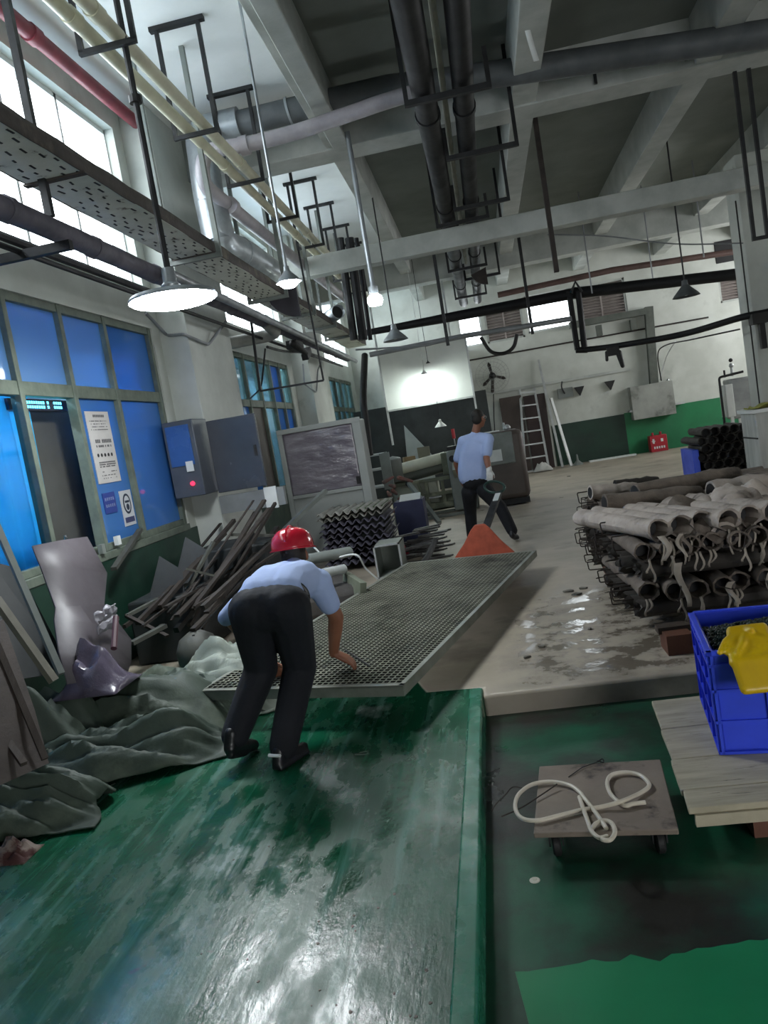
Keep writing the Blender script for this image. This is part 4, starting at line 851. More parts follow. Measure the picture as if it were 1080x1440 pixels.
b = MB(); p = at(714, 611, y=14.0); b.ball((p.x, 14, 1.36), (.07, .07, .06)); b.tube([(p.x-.05, 14, 1.3), (p.x-.05, 14, 1.46)], .02, 8); b.build('tap_fitting', ALU, t)
MB().bb(-.12, .2, 13.8, 14.2, 1.325, 1.34).build('paper_sheet', WHITEP, t)
t = thing('beacon_light', 'red signal beacon on a thin pole on the grey console', 'lamp', (-.63, 14.3, 1.12))
MB().tube([(-.63, 14.3, 1.12), (-.63, 14.3, 1.32)], .012, 8).build('pole', ALU, t); MB().tube([(-.63, 14.3, 1.32), (-.63, 14.3, 1.5)], .032, 12).build('red_lens', mat('red_lens', '#c2303a', None, rough=(.3, .3), bump=0), t)
b = MB(); b.bb(-.78, -.5, 14.1, 14.5, 1.12, 1.19); tag(b.build('tool_tray', STEEL), 'dark tray on top of the grey console', 'tray')
# shelf cart left of the roller machine
t = thing('metal_rack', 'pale metal rack with shelves beside the white framed cabinet', 'rack', at(532, 690, y=13))
a = at(513, 641, y=13); c = at(536, 635, y=13); 
for z in (.0, .25, .55): 
    b = MB(); b.bb(a.x-.1, c.x, 12.9, 13.4, a.z-.03-z, a.z-z); b.build('shelf', ALU, t)
MB().bb(c.x-.03, c.x+.14, 12.88, 12.93, a.z-.62, a.z).build('upright', GREYP, t); MB().bb(a.x-.1, a.x-.06, 12.88, 13.4, 0, a.z).build('upright', GREYP, t); MB().bb(c.x-.0, c.x+.04, 13.3, 13.4, 0, a.z).build('upright', GREYP, t)
p = at(553, 650, y=13.6); b = MB(); b.lathe([(0, 0), (.14, 0), (.15, .4), (.13, .42), (.0, .46)], (p.x, 13.6, p.z-.35), 20); tag(b.build('grey_canister', GREYP), 'grey canister with a pale lid beside the roller machine', 'canister')
# wall fan
t = thing('wall_fan', 'large caged industrial fan on the back wall', 'fan', (.34, 21.0, 2.2)); c = Vector((.34, 20.95, 2.68))
b = MB()
for r in (.12, .24, .36, .45): b.tube([c+Vector((r*math.cos(a), -.1*(1-r/.5), r*math.sin(a))) for a in [k*PI/20 for k in range(41)]], .004, 5, cap=False)
for k in range(24): a = k*PI/12; b.tube([c+Vector((.08*math.cos(a), -.1, .08*math.sin(a))), c+Vector((.45*math.cos(a), -.01, .45*math.sin(a)))], .0025, 4)
b.build('cage', mat('dull_cage_wire', '#8d908e', None, rough=(.5, .5), metal=.5, bump=0), t)
for k in range(3):
    a = k*2*PI/3+.5+PI/2-.35; d = Vector((math.cos(a), 0, math.sin(a))); n_ = Vector((-math.sin(a), .35, math.cos(a)))
    b = MB(); b.prism([c+d*.06-n_*.03, c+d*.06+n_*.03, c+d*.30+n_*.05, c+d*.38+n_*.0, c+d*.3-n_*.045], (0, .012, 0)); b.build('blade', RUST, t)
b = MB(); b.tube([c+Vector((0, .02, 0)), c+Vector((0, .2, 0))], .09, 16); b.ball(c, .07); b.build('motor', STEEL, t)
b = MB(); b.bar(c+Vector((0, .12, -.05)), (.28, 21.15, 2.24), .07, .05); b.build('bracket', RUST, t)
tag(MB().tube(spline([(.3, 21.12, 2.2), (.22, 21.1, 1.6), (.15, 21.05, 1.1), (-.1, 20.8, .9)]), .015, 6).build('cable', BLACKRUB), 'black cable hanging down from the wall fan', 'cable')
# ladder
t = thing('step_ladder', 'pale aluminium ladder leaning on the back wall', 'ladder', (1.2, 20.8, 0))
A0, A1 = at(731, 547, y=21.0), at(738, 656, z=0.0); B0, B1 = at(751, 545, y=21.0), at(771, 652, z=0.0)
A1.y = B1.y = 20.35; A1 = at(738, 657, y=20.35); B1 = at(771, 652, y=20.35); A1.z = B1.z = 0
A0.y = B0.y = 20.98
for p, q in ((A0, A1), (B0, B1)): MB().bar(p, q, .055, .03).build('rail', ALU, t)
for k in range(7): u = .05+k*.155; MB().bar(A0.lerp(A1, u), B0.lerp(B1, u), .05, .035).build('rung', ALU, t)
# boards and poles by the ladder
tag(MB().bb(.42, 1.0, 20.9, 20.96, 0, 2.05).build('dark_board', BROWN), 'dark brown board standing behind the ladder, left', 'board')
tag(MB().bb(1.05, 1.62, 21.0, 21.06, 0, 2.0).build('dark_board', mat('darker_brown_board', '#3e302c', '#33282a', 2, (.5, .7), bump=.1)), 'dark red-brown board standing behind the ladder, right', 'board')
for p, q, w, m, l in ((at(757, 506, y=21.1), at(791, 655, y=20.7), .06, ALU, 'long pale pole leaning on the back wall, tallest, right of the ladder'), (at(775, 560, y=21.1), at(803, 651, y=20.6), .07, WHITEP, 'white batten leaning on the wall at the edge of the green dado')):
    q.z = 0.0; tag(MB().bar(p, q, w, .04).build('leaning_pole', m), l, 'pole')
b = MB(); p = at(752, 653, z=0); b.grid(12, 10, lambda u, v: (p.x-.22+u*.5, 20.1+v*.35, .02+.2*math.sin(PI*u)*math.sin(PI*v)*(1+.6*noise.noise((u*6, v*6, 3)))))
tag(b.build('white_sack', mat('white_sack_plastic', '#c9c9c4', '#b2b2ad', 4, (.4, .6), bump=.2), solid=.01), 'crumpled white sack on the floor under the ladder', 'sack')
b = MB(); b.lathe([(.0, .28), (.02, .27), (.03, .12), (.13, .02), (.14, 0)], (2.18, 20.6, 0), 14); tag(b.build('road_cone', GREYP), 'small grey cone on the floor right of the leaning battens', 'cone')
tag(MB().bb(2.5, 3.7, 20.75, 20.95, 0, .04).build('floor_strip', WHITEP), 'white strip lying at the foot of the green wall', 'strip')
# wall fittings
b = MB(); p = at(795, 552, y=21.17); b.bb(p.x-.2, p.x+.2, 21.12, YB, p.z-.14, p.z+.12); o = tag(b.build('switch_board', GREYP), 'grey switch board on the back wall above the green dado', 'switch')
MB().tube(spline([p+Vector((-.05, -.06, .3)), p+Vector((-.08, -.08, .15)), p+Vector((-.02, -.08, -.03))]), .02, 8).build('cable', BLACKRUB, o)
for px, py, l in ((815, 549, 'left'), (858, 541, 'right')):
    p = at(px, py, y=21.12); tag(MB().prism([(p.x-.13, 21.06, p.z+.1), (p.x+.13, 21.06, p.z+.1), (p.x, 21.06, p.z-.14)], (0, .13, 0)).build('wall_speaker', BLACKRUB), 'small black triangular wall bracket on the back wall, %s of the two' % l, 'bracket')
OLIVE = mat('mossy_grey_duct', '#5e635c', '#4c514b', 3, (.6, .8), bump=.1)
t = thing('wall_duct', 'grey-green square duct bent down the back wall to a box', 'duct', (4, 21.0, 1.7))
A = at(800, 458, y=21.02); Bq = at(908, 438, y=21.02); Cq = at(920, 545, y=21.02)
MB().bar(A, Bq, .2, .16).build('cross_run', OLIVE, t); MB().bar(Bq+Vector((.08, 0, .1)), Cq, .2, .2).build('down_run', OLIVE, t)
for px in (842, 890): p = at(px, 460-(px-842)*.17, y=21.0); MB().bb(p.x-.07, p.x+.07, 20.95, 21.1, p.z-.22, p.z+.05).build('stub', OLIVE, t)
b = MB(); p0 = at(884, 545, y=21.0); p1 = at(950, 584, y=21.0); b.bb(p0.x, p1.x, 20.85, YB, p1.z+.05, p0.z); tag(b.build('wall_box', mat('grubby_grey_box', '#9a9d97', '#82857f', 2, (.6, .8), bump=.08, c3='#5f625d', s3=2), bevel=.01), 'grubby grey box low on the back wall under the square duct', 'box')
tag(MB().bb(3.7, 5.1, 20.9, YB, 1.12, 1.17).build('wall_shelf', ALU), 'narrow ledge of rubble along the top of the green dado', 'shelf')
p = at(940, 541, y=21.1); b = MB()
for k in range(3): b.ball(p+Vector((0, 0, .12-k*.1)), .045)
o = tag(b.build('wall_valve', mat('chrome', '#e6e8e8', None, rough=(.15, .15), metal=1, bump=0)), 'shiny chrome valve on the back wall by the grey box', 'valve')
RED = mat('red_cabinet_paint', '#b02a36', '#992430', 3, (.35, .5), bump=.03)
t = thing('extinguisher_box', 'red fire extinguisher box at the foot of the bright green dado', 'box', (4.3, 20.9, 0))
MB().bb(4.09, 4.52, 20.8, 21.1, 0, .42).build('box_body', RED, t, bevel=.01)
b = MB(); b.bb(4.15, 4.2, 20.795, 20.8, .22, .34); b.bb(4.13, 4.22, 20.795, 20.8, .27, .29); b.bb(4.36, 4.42, 20.795, 20.8, .25, .33)
for k in range(5): b.bb(4.17+k*.06, 4.205+k*.06, 20.795, 20.8, .08, .14)
stuff(b.build('white_print', WHITEP, t))
for x in (4.2, 4.4): MB().tube([(x, 20.95, .42), (x, 20.95, .5)], .03, 10).build('extinguisher_neck', RED, t)
# steel tank on legs
t = thing('steel_tank', 'white and steel tank on legs with valves on top, in front of the green dado', 'tank', (5.2, 17, 0)); S_ = mat('brushed_tank', '#a9acac', '#8f9292', 3, (.3, .45), .5, bump=.03)
MB().bb(5.02, 5.5, 16.8, 17.3, .72, 1.55).build('tank_body', S_, t, bevel=.03); MB().bb(4.9, 5.05, 16.75, 17.2, .78, 1.45).build('white_panel', WHITEP, t, bevel=.01)
for x, y in ((4.98, 16.8), (5.15, 16.85), (5.45, 16.85), (5.45, 17.25)): MB().bb(x-.03, x+.03, y-.03, y+.03, 0, .78).build('leg', WHITEP, t)
b = MB(); b.tube(rounded([(4.82, 16.8, .6), (4.82, 16.8, 1.62), (5.3, 16.8, 1.66)], .05), .025, 8); b.build('pipe_loop', STEEL, t)
b = MB(); b.tube([(5.1, 16.85, 1.6), (5.1, 16.85, 1.78)], .03, 8); b.ball((5.1, 16.85, 1.82), .05); b.build('gauge', ALU, t)
b = MB(); b.ball((5.1, 16.85, 1.93), .04); b.tube([(4.95, 16.85, 1.6), (4.95, 16.85, 1.75)], .02, 8); b.build('valve_knob', DARK, t)
MB().bb(5.02, 5.5, 16.85, 17.3, .2, .6).build('lower_vessel', mat('teal_vessel', '#6f8a8a', '#5b7676', 3, (.4, .5), bump=.03), t, bevel=.05)
tag(MB().tube([(4.36, 13.22, 4.3), (4.36, 13.22, .9)], .012, 6).build('cable', BLACKRUB), 'black cable running down the left edge of the right pillar', 'cable')
tag(MB().tube(spline([at(1040, 463, y=13.2), at(975, 477, y=15), at(935, 486, y=17), at(925, 500, y=20), at(930, 535, y=21.1)]), .015, 6).build('cable', BLACKRUB), 'black cable sagging from the pillar towards the grey wall box', 'cable')
tag(MB().tube(spline([at(950, 480, y=19), at(938, 500, y=20.5), at(928, 535, y=21.1)]), .016, 6).build('white_cable', WHITEP), 'white cable hanging down to the grey wall box', 'cable')

# ================================================================== left side
# electric cabinet on the pillar, door open
CAB = mat('grey_blue_cabinet', '#565c66', '#474d56', 2, (.3, .5), bump=.03)
t = thing('electric_cabinet', 'grey electric cabinet on the first pillar with its wide door open', 'cabinet', (-3.1, 8.25, 1.25))
MB().bb(-3.395, -3.05, 7.86, 8.28, 1.28, 2.1).build('cabinet_body', CAB, t, bevel=.01)
MB().bb(-3.36, -3.1, 7.845, 7.86, 1.62, 2.05).build('blue_window', mat('blue_cover', '#3f66a8', '#345893', 2, (.2, .3), bump=0), t)
MB().bb(-3.2, -3.12, 7.838, 7.848, 1.55, 1.66).build('white_label', WHITEP, t)
MB().lathe([(0, .02), (.022, .018), (.025, 0)], (-3.17, 7.858, 1.42), 16, (0, -1, 0)).build('red_button', emit('red_pilot', '#ff3050', 1.5), t)
d = MB().bb(-3.02, -2.46, 8.17, 8.21, 1.26, 2.06).build('door', mat('dark_glossy_door', '#4a4e57', '#41454e', 2, (.15, .3), bump=.02), t, bevel=.008)
MB().bb(-2.53, -2.5, 8.155, 8.17, 1.6, 1.72).build('handle', STEEL, d)
MB().bb(-3.05, -2.3, 8.22, 8.30, 1.02, 1.22).build('lower_tray', mat('pale_trunking', '#85898a', '#74787a', 3, (.5, .7), bump=.05), t)
MB().bb(-2.52, -2.38, 8.2, 8.23, 1.0, 1.24).build('pale_sheet', WHITEP, t)
# white framed cabinet wrapped in film
WF = mat('grey_white_enamel', '#a9aeac', '#989d9b', 2, (.35, .5), bump=.03)
t = thing('framed_cabinet', 'big grey-white framed cabinet with a film-covered front behind the junk heap', 'cabinet', (-2.3, 11, 0)); Y = 10.6
p = [at(390, 606, y=Y), at(504, 590, y=Y), at(523, 702, y=Y), at(420, 722, y=Y)]
x0, x1, zt = p[0].x, p[1].x, (p[0].z+p[1].z)/2
MB().bb(x0, x1, Y, Y+.5, .0, zt).build('cabinet_body', WF, t, bevel=.02)
w0, w1, zb = x0+.06, x1-.1, at(418, 697, y=Y).z
FILM = mat('crinkled_dark_film', '#6a6470', '#8a848e', 2.2, (.05, .22), bump=1.0, bscale=3.5, stretch=(1, 1, 2.6), spec=1.0, coat=.8)
b = MB(); b.grid(30, 30, lambda u, v: (w0+(w1-w0)*u, Y-.012+.010*noise.noise((u*5, v*11, 4)), zb+(zt-.05-zb)*v)); b.build('film_window', FILM, t, solid=.004)
f = MB(); f.bb(x0-.01, x1+.02, Y-.05, Y, zt-.05, zt+.02); f.bb(x0-.01, w0, Y-.045, Y, .1, zt); f.bb(w1, x1+.02, Y-.045, Y, .1, zt); f.bb(w0, w1, Y-.045, Y, zb-.05, zb); f.build('frame', WF, t, bevel=.008)
MB().bb(w1-.06, w1-.01, Y-.06, Y-.03, zb+.03, zb+.14).build('latch', DARK, t)
# corrugated sheets
CORR = mat('grey_corrugated_sheet', '#5a5866', '#494754', 4, (.6, .8), bump=.15, c3='#8a8894', s3=3, lo3=.6, hi3=.75)
CORRP = mat('pale_corrugated_sheet', '#9a9a94', '#82827c', 4, (.6, .8), bump=.15)
c0 = at(455, 790, y=9.3); ax = at(452, 760, y=9.3).x
for k in range(10):
    z = .10+k*.070; sh = .03*math.sin(k*2.1); w = .86
    b = MB(); b.grid(64, 6, lambda u, v: (ax+sh+u*w, 9.25+.04*(k % 3)+v*.9, z+.026*math.sin(u*w/.105*2*PI)+.01*u*math.sin(k)))
    o = b.build('corrugated_sheet', CORRP if k >= 8 else CORR, solid=.010)
    tag(o, ('grey corrugated sheet in the stack behind the bending worker' if k < 8 else ('pale corrugated sheet just below the top of the stack', 'topmost pale corrugated sheet of the stack')[k-8]), 'corrugated sheet', 'corrugated sheets in the stack' if k < 8 else None)
p = at(533, 790, y=9.5); t = tag(MB().bb(p.x-.16, p.x+.16, 9.45, 10.1, 0, .72).build('dark_drum_box', mat('dark_green_bin', '#2c332c', '#222822', 2, (.5, .7), bump=.1), bevel=.02), 'dark green bin at the right end of the corrugated sheets', 'bin'); MB().bb(p.x-.17, p.x+.17, 9.44, 10.11, .7, .74).build('rim', mat('moss_rim', '#4d5a3f', None, rough=(.7, .7), bump=0), t)
tag(MB().bar(at(400, 745, y=9.2), at(458, 690, y=9.9), .06, .05).build('scrap_bar', GREYP), 'grey bar sloping up over the corrugated sheets from the helmet', 'bar')
for l, a, c, r, m in (('grey cloth tube lying behind the red helmet', at(432, 787, y=7.2), at(492, 776, y=7.6), .055, GREYP), ('pale short tube end just right of the bending worker\'s shoulder', at(455, 806, y=6.8), at(484, 800, y=7.0), .045, ALU)):
    o = tag(MB().tube([a, c], r, 16).build('cloth_tube', m), l, 'tube'); MB().lathe([(0, 0), (r*.75, 0)], c+(c-a).normalized()*.003, 14, (c-a).normalized()).build('dark_end', DARK, o)
tag(MB().tube(spline([at(417, 745, y=7.8), at(440, 768, y=7.7), at(462, 785, y=7.5), at(500, 780, y=7.4), at(515, 800, y=7.5), at(540, 822, y=7.6)]), .010, 6).build('string', WHITEP), 'white cord winding over the junk from the helmet to the box', 'cord')
# open sheet metal box
t = thing('open_box', 'open grey sheet metal box standing beyond the grating', 'box', (-1.2, 8.5, .02)); a = at(532, 812, y=8.3); X0 = a.x; W = .29; H = .36
M_ = mat('grey_sheet_metal', '#9aa09a', '#868c86', 3, (.4, .6), .2, bump=.04)
b = MB(); b.bb(X0, X0+W, 8.3, 8.75, .03, .04); b.bb(X0, X0+W, 8.3, 8.75, .03+H, .04+H); b.bb(X0, X0+.01, 8.3, 8.75, .03, .04+H); b.bb(X0+W-.01, X0+W, 8.3, 8.75, .03, .04+H); b.bb(X0, X0+W, 8.74, 8.75, .03, .04+H); b.build('box_shell', M_, t)
b = MB(); b.bb(X0-.005, X0+W+.005, 8.29, 8.3, .02, .045); b.bb(X0-.005, X0+W+.005, 8.29, 8.3, .025+H, .045+H); b.bb(X0-.005, X0+.015, 8.29, 8.3, .02, .045+H); b.bb(X0+W-.015, X0+W+.005, 8.29, 8.3, .02, .045+H); b.build('front_lip', ALU, t)
# fan of flat scrap strips
rr = random.Random(21); SCR = mat('dirty_metal_strip', '#5d5b5b', '#3f3d3b', 6, (.35, .6), .4, bump=.1)
for k in range(56):
    u = k/55; c = at(572+rr.uniform(-8, 40), 795-u*45, z=.0); z = .03+.34*math.sin(PI*min(1, u*1.1))*rr.random()
    a = -.75+.9*u+rr.uniform(-.2, .2); d = Vector((math.cos(a), math.sin(a)*.8, rr.uniform(-.05, .16)))
    p = Vector((c.x-.05, 8.9+u*1.4+rr.uniform(-.1, .1), z)); q = p+d*rr.uniform(.28, .42); q.z = max(.02, q.z)
    tag(MB().bar(p, q, .07, .02).build('metal_strip', SCR), 'dirty flat metal strip in the fanned heap beyond the grating', 'metal strip', 'strips in the fanned heap')
t = thing('blue_box', 'dark blue box with a white sheet on top beyond the corrugated sheets', 'box', at(575, 745, y=11))
a = at(564, 705, y=11); MB().box((a.x+.12, 11, .32), (.42, .4, .6)).build('box_body', mat('dark_blue_box', '#23294a', '#1c2140', 3, (.5, .7), bump=.05), t, bevel=.01); MB().box((a.x+.14, 10.95, .64), (.3, .3, .02), rot=Matrix.Rotation(.3, 3, 'X')).build('white_sheet', WHITEP, t)
b = MB(); b.lathe([(0, .22), (.02, .2), (.07, .02), (.09, 0)], at(566, 777, y=9.6)-Vector((0, 0, .02)), 14); tag(b.build('small_cone', mat('red_cone', '#b8304a', None, rough=(.5, .5), bump=0)), 'small red plastic cone end in the scrap beyond the box', 'cone')
b = MB(); rr = random.Random(2)
for q in range(9): p = at(548+rr.uniform(-10, 14), 672+q*6, y=11.5); b.capsule(p, p+Vector((rr.uniform(-.2, .2), .1, rr.uniform(-.1, .1))), .035, .02, 8)
tag(b.build('rag_bundle', mat('red_grey_rag', '#7a5048', '#55504c', 8, (.8, .9), bump=.3)), 'bundle of reddish rags hanging beside the roller machine', 'rags')
tag(MB().bar(at(575, 680, y=12), at(618, 735, y=11), .06, .05).build('scrap_bar', GREYP), 'grey bar leaning down from the roller machine to the floor', 'bar')
tag(MB().tube(spline([at(540, 822, y=7.9), at(570, 815, y=7.95), at(598, 788, y=8.3), at(612, 760, y=9)]), .035, 10).build('black_hose', BLACKRUB), 'black hose curling along the far left edge of the grating', 'hose')
tag(MB().box(at(498, 828, y=6.9), (.06, .5, .22), rot=Matrix.Rotation(.2, 3, 'Y') @ Matrix.Rotation(.5, 3, 'Z')).build('concrete_kerb', mat('mossy_block', '#6c7263', '#565b4e', 4, (.7, .9), bump=.2)), 'mossy slab on edge at the left side of the grating', 'slab')
tag(MB().box((-1.85, 7.2, .14), (.8, 1.0, .28), rz=.3).build('sack_heap', mat('grey_sack', '#454240', '#383533', 4, (.8, .9), bump=.3), bevel=.08), 'grey sack lying behind the bending worker\'s shoulder', 'sack')
# scrap bars leaning in a heap
rr = random.Random(31); n = 0
for k in range(26):
    u = rr.random(); p = at(185+u*100+rr.uniform(-15, 15), 905-rr.random()*60, y=5.4+rr.random()*.7); p.z = max(.02, p.z)
    q = at(300+u*95+rr.uniform(-25, 20), 790-rr.random()*95+ (1-u)*25, y=7.2+rr.random()*1.2); q.z = max(.05, q.z)
    w = rr.choice((.02, .03, .035, .045)); m = rr.choice((STEEL, RUST, RUST, RUST))
    tag(MB().bar(p, q, w, w*rr.choice((1, .5))).build('scrap_bar', m), 'rusty scrap bar sloping up to the right in the dark heap by the wall', 'bar', 'sloping bars in the junk heap')
for k, (a, c, y0, y1, w, l) in enumerate(((( 178, 866), (262, 822), 5.6, 6.3, .04, 'grey bar crossing the junk heap low, rising to the right'), ((178, 866), (235, 895), 5.6, 5.4, .035, 'dark bar crossing the junk heap low, falling to the right'), ((258, 838), (300, 762), 6.3, 6.6, .04, 'steep pale bar standing in the middle of the junk heap'), ((325, 752), (385, 753), 7.5, 7.6, .045, 'short level bar before the green dado behind the helmet'), ((160, 800), (197, 745), 6.0, 6.9, .05, 'pale batten leaning on the window sill above the heap'), ((262, 800), (310, 812), 6.1, 6.3, .03, 'thin bar lying nearly level across the middle of the heap'), ((185, 905), (232, 880), 5.2, 5.5, .05, 'pale tipped bar at the near edge of the heap'))):
    tag(MB().bar(at(*a, y=y0), at(*c, y=y1), w, w*.6).build('scrap_bar', mat('dull_bar_steel', '#55564f', '#434440', 5, (.5, .7), .2, bump=.1) if k != 1 else RUST), l, 'bar')
DBOX = mat('shadow_black_box', '#1d2122', '#25292a', 3, (.5, .7), bump=.1)  # near-black stands for boxes lying in shadow by the wall
tag(MB().bb(-3.2, -2.65, 6.0, 6.9, 0, .55).build('dark_box', DBOX, bevel=.02), 'box lying in shadow against the green dado under the window', 'box')
tag(MB().bb(-3.1, -2.3, 7.2, 8.0, 0, .75).build('dark_box', DBOX, bevel=.02), 'tall box lying in shadow below the electric cabinet', 'box')
for a, l in (((225, 825, 6.1), 'grey sheet scrap standing in the heap, nearer the window'), ((262, 795, 6.6), 'dark grey pointed sheet scrap standing deep in the heap')):
    p = at(a[0], a[1], y=a[2]); b = MB(); b.prism([p+Vector((-.2, 0, -.25)), p+Vector((.15, .05, -.3)), p+Vector((.18, .1, .1)), p+Vector((0, .1, .25))], (.01, -.015, 0)); tag(b.build('sheet_scrap', mat('scrap_sheet_grey', '#4a4c4e', '#3d3f41', 3, (.5, .7), .2, bump=.1)), l, 'sheet')
b = MB(); p = at(275, 893, y=5.5); b.lathe([(0, -.16), (.1, -.15), (.16, -.05), (.17, .04), (.13, .13), (.05, .18), (0, .185)], (p.x, p.y, .17), 24); tag(b.build('round_float', mat('pale_grey_float', '#50514c', '#41423e', 3, (.6, .8), bump=.1)), 'round pale grey ball in the heap beside the bending worker', 'ball')
# leaning grey sheet
GS = mat('scuffed_grey_sheet', '#514b50', '#454045', 1.6, (.4, .65), bump=.06, c3='#625c62', s3=1.2)
rows = [((45, 768), (85, 760), (122, 755), -2.98), ((58, 800), (104, 800), (150, 806), -2.91), ((78, 855), (112, 852), (146, 850), -2.80), ((76, 872), (128, 876), (184, 900), -2.73), ((82, 915), (130, 922), (184, 930), -2.62), ((95, 962), (140, 955), (178, 950), -2.54)]
b = MB(); b.grid(2, 5, lambda u, v: at(*rows[int(round(v*5))][int(round(u*2))], x=rows[int(round(v*5))][3]+.02*u))
tag(b.build('grey_sheet', GS, solid=.01, smooth=3), 'large scuffed grey sheet leaning against the window wall', 'sheet')
tag(MB().tube([at(163, 868, x=-2.5), at(160, 912, x=-2.45)], .02, 8).build('red_bar', mat('dark_red_bar', '#4d3038', None, rough=(.6, .6), bump=0)), 'dark red upright bar at the right edge of the leaning grey sheet', 'bar')
PB = mat('shiny_grey_plastic', '#5f5868', '#4c4656', 5, (.12, .3), bump=.5, bscale=8)
b = MB(); b.grid(16, 14, lambda u, v: (at(130, 940, x=-2.5)+Vector(((u-.5)*.42, (v-.5)*.35, -.12+.22*(math.sin(PI*u)*math.sin(PI*v))*(1+.7*noise.noise((u*4, v*4, 7)))))))
tag(b.build('plastic_bag', PB, solid=.004), 'crumpled shiny purple-grey plastic bag at the foot of the grey sheet', 'bag')
b = MB(); b.grid(10, 8, lambda u, v: (at(150, 870, x=-2.62)+Vector((.03*noise.noise((u*5, v*5, 1)), (u-.5)*.28, (v-.5)*.14+.03*noise.noise((u*4, v*6, 2))))))
tag(b.build('white_wrapper', mat('dull_white_film', '#9a98a0', '#86848c', 4, (.3, .5), bump=.2), solid=.004), 'torn white wrapper at the right edge of the grey sheet', 'wrapper')
# leaning boards and poles, lower left
BD = mat('weathered_brown_board', '#463d38', '#38302c', 2, (.6, .8), bump=.2, stretch=(6, 1, 1))
def plank(pts, m, th=(.02, .01, 0)): return MB().prism(pts, th)
o = tag(plank([at(-2, 872, x=-2.62), at(42, 1000, x=-2.4), at(62, 1075, x=-2.32), at(-60, 1130, x=-2.32), at(-140, 940, x=-2.62)], BD).build('brown_board', BD), 'weathered brown board leaning at the lower left corner', 'board')
for a, c in (((-10, 905), (58, 1068)), ((-25, 1000), (28, 1075))): MB().bar(at(*a, x=-2.57)+Vector((.02, 0, 0)), at(*c, x=-2.29)+Vector((.02, 0, 0)), .03, .02).build('batten', BD, o)
tag(MB().bar(at(-6, 842, x=-2.66), at(76, 958, x=-2.42), .05, .03).build('leaning_batten', mat('greenish_batten', '#6d6a5e', '#58564c', 3, (.6, .8), bump=.1)), 'greenish batten leaning along the edge of the brown board', 'batten')
tag(MB().bar(at(-14, 718, x=-2.95), at(86, 948, x=-2.52), .035, .035).build('leaning_pole', GREYP), 'pale steel angle pole leaning in front of the turquoise curtain', 'pole')
tag(plank([at(-20, 790, x=-3.1), at(20, 800, x=-3.1), at(95, 945, x=-2.75), at(0, 960, x=-2.8)], DARK).build('dark_sheet', mat('dark_panel', '#1f2324', '#272b2c', 2, (.5, .7), bump=.05)), 'dark panel leaning behind the pale steel pole', 'panel')
# tarps
def tarp(name, c, a, bb, rz, h, seed, m, lab, folds=3.0, fold_amp=.35, n=44):
    R = Matrix.Rotation(rz, 3, 'Z'); c = Vector(c); b = MB()
    def f(u, v):
        x, y = u*2-1, v*2-1; r = min(1, math.sqrt(x*x*.8+y*y*.8)); k = max(0, 1-r**2.4)
        ed = 1+.12*noise.noise((x*2+seed, y*2, 4))
        q = noise.noise((x*folds*.6+seed, y*folds*1.7, seed)); rid = 1-abs(noise.noise((x*folds*.45+seed*2, y*folds*1.3+x, 8)))*2
        z = h*k*(.65+fold_amp*q+fold_amp*rid)+.012+.03*k*abs(noise.noise((x*9, y*14, seed)))+.04*max(0, noise.noise((x*3, y*3, seed+3)))*(1-k)
        return c+R @ Vector((x*a*ed, y*bb*ed, 0))+Vector((0, 0, max(.006, z)))
    b.grid(n, n, f)
    return tag(b.build(name, m, smooth=80, solid=.006), lab, 'tarp')
TG = mat('grey_green_tarp', '#3c4a3f', '#2e3a31', 1.5, (.5, .75), bump=.25, bscale=10, c3='#566152', s3=2)
TW = mat('pale_green_white_cloth', '#8f968b', '#757d73', 2, (.6, .8), bump=.2, bscale=10)
tarp('tarpaulin', (-2.5, 4.42, 0), .70, .62, .35, .34, 1.3, TG, 'big grey-green tarpaulin heaped on the green floor at the left', 3.2, .4)
tarp('tarpaulin', (-2.28, 3.82, 0), .62, .24, .42, .22, 5.7, TG, 'rolled edge of grey-green tarpaulin nearest the bending worker', 2.2, .5)
tarp('tarpaulin', (-2.62, 3.28, 0), .50, .24, .25, .22, 8.1, TG, 'folded grey-green tarpaulin at the left edge, nearest the camera', 3, .5)
tarp('tarpaulin', (-2.84, 3.9, 0), .50, .40, .2, .40, 3.3, TG, 'grey-green tarpaulin bunched against the brown board', 3, .5)
tarp('white_cloth', (-2.0, 4.95, 0), .50, .42, -.2, .24, 2.2, TW, 'pale cloth crumpled on the floor by the front left corner of the grating', 3.5, .6)
tarp('white_cloth', (-1.78, 4.62, 0), .24, .16, .1, .14, 6.2, TW, 'small pale cloth fold standing up at the left leg of the bending worker', 3, .6)
b = MB(); p = at(18, 1195, z=.03); b.grid(14, 12, lambda u, v: p+Vector(((u-.5)*.2, (v-.5)*.16, .07*math.sin(PI*u)*math.sin(PI*v)*(1+.8*noise.noise((u*6, v*6, 2)))-.03)))
tag(b.build('dirty_rag', mat('red_brown_rag', '#8a7a70', '#4a2a26', 9, (.7, .9), bump=.3, lo=.45, hi=.55), solid=.006), 'dirty white and red-brown rag at the left edge of the floor', 'rag')
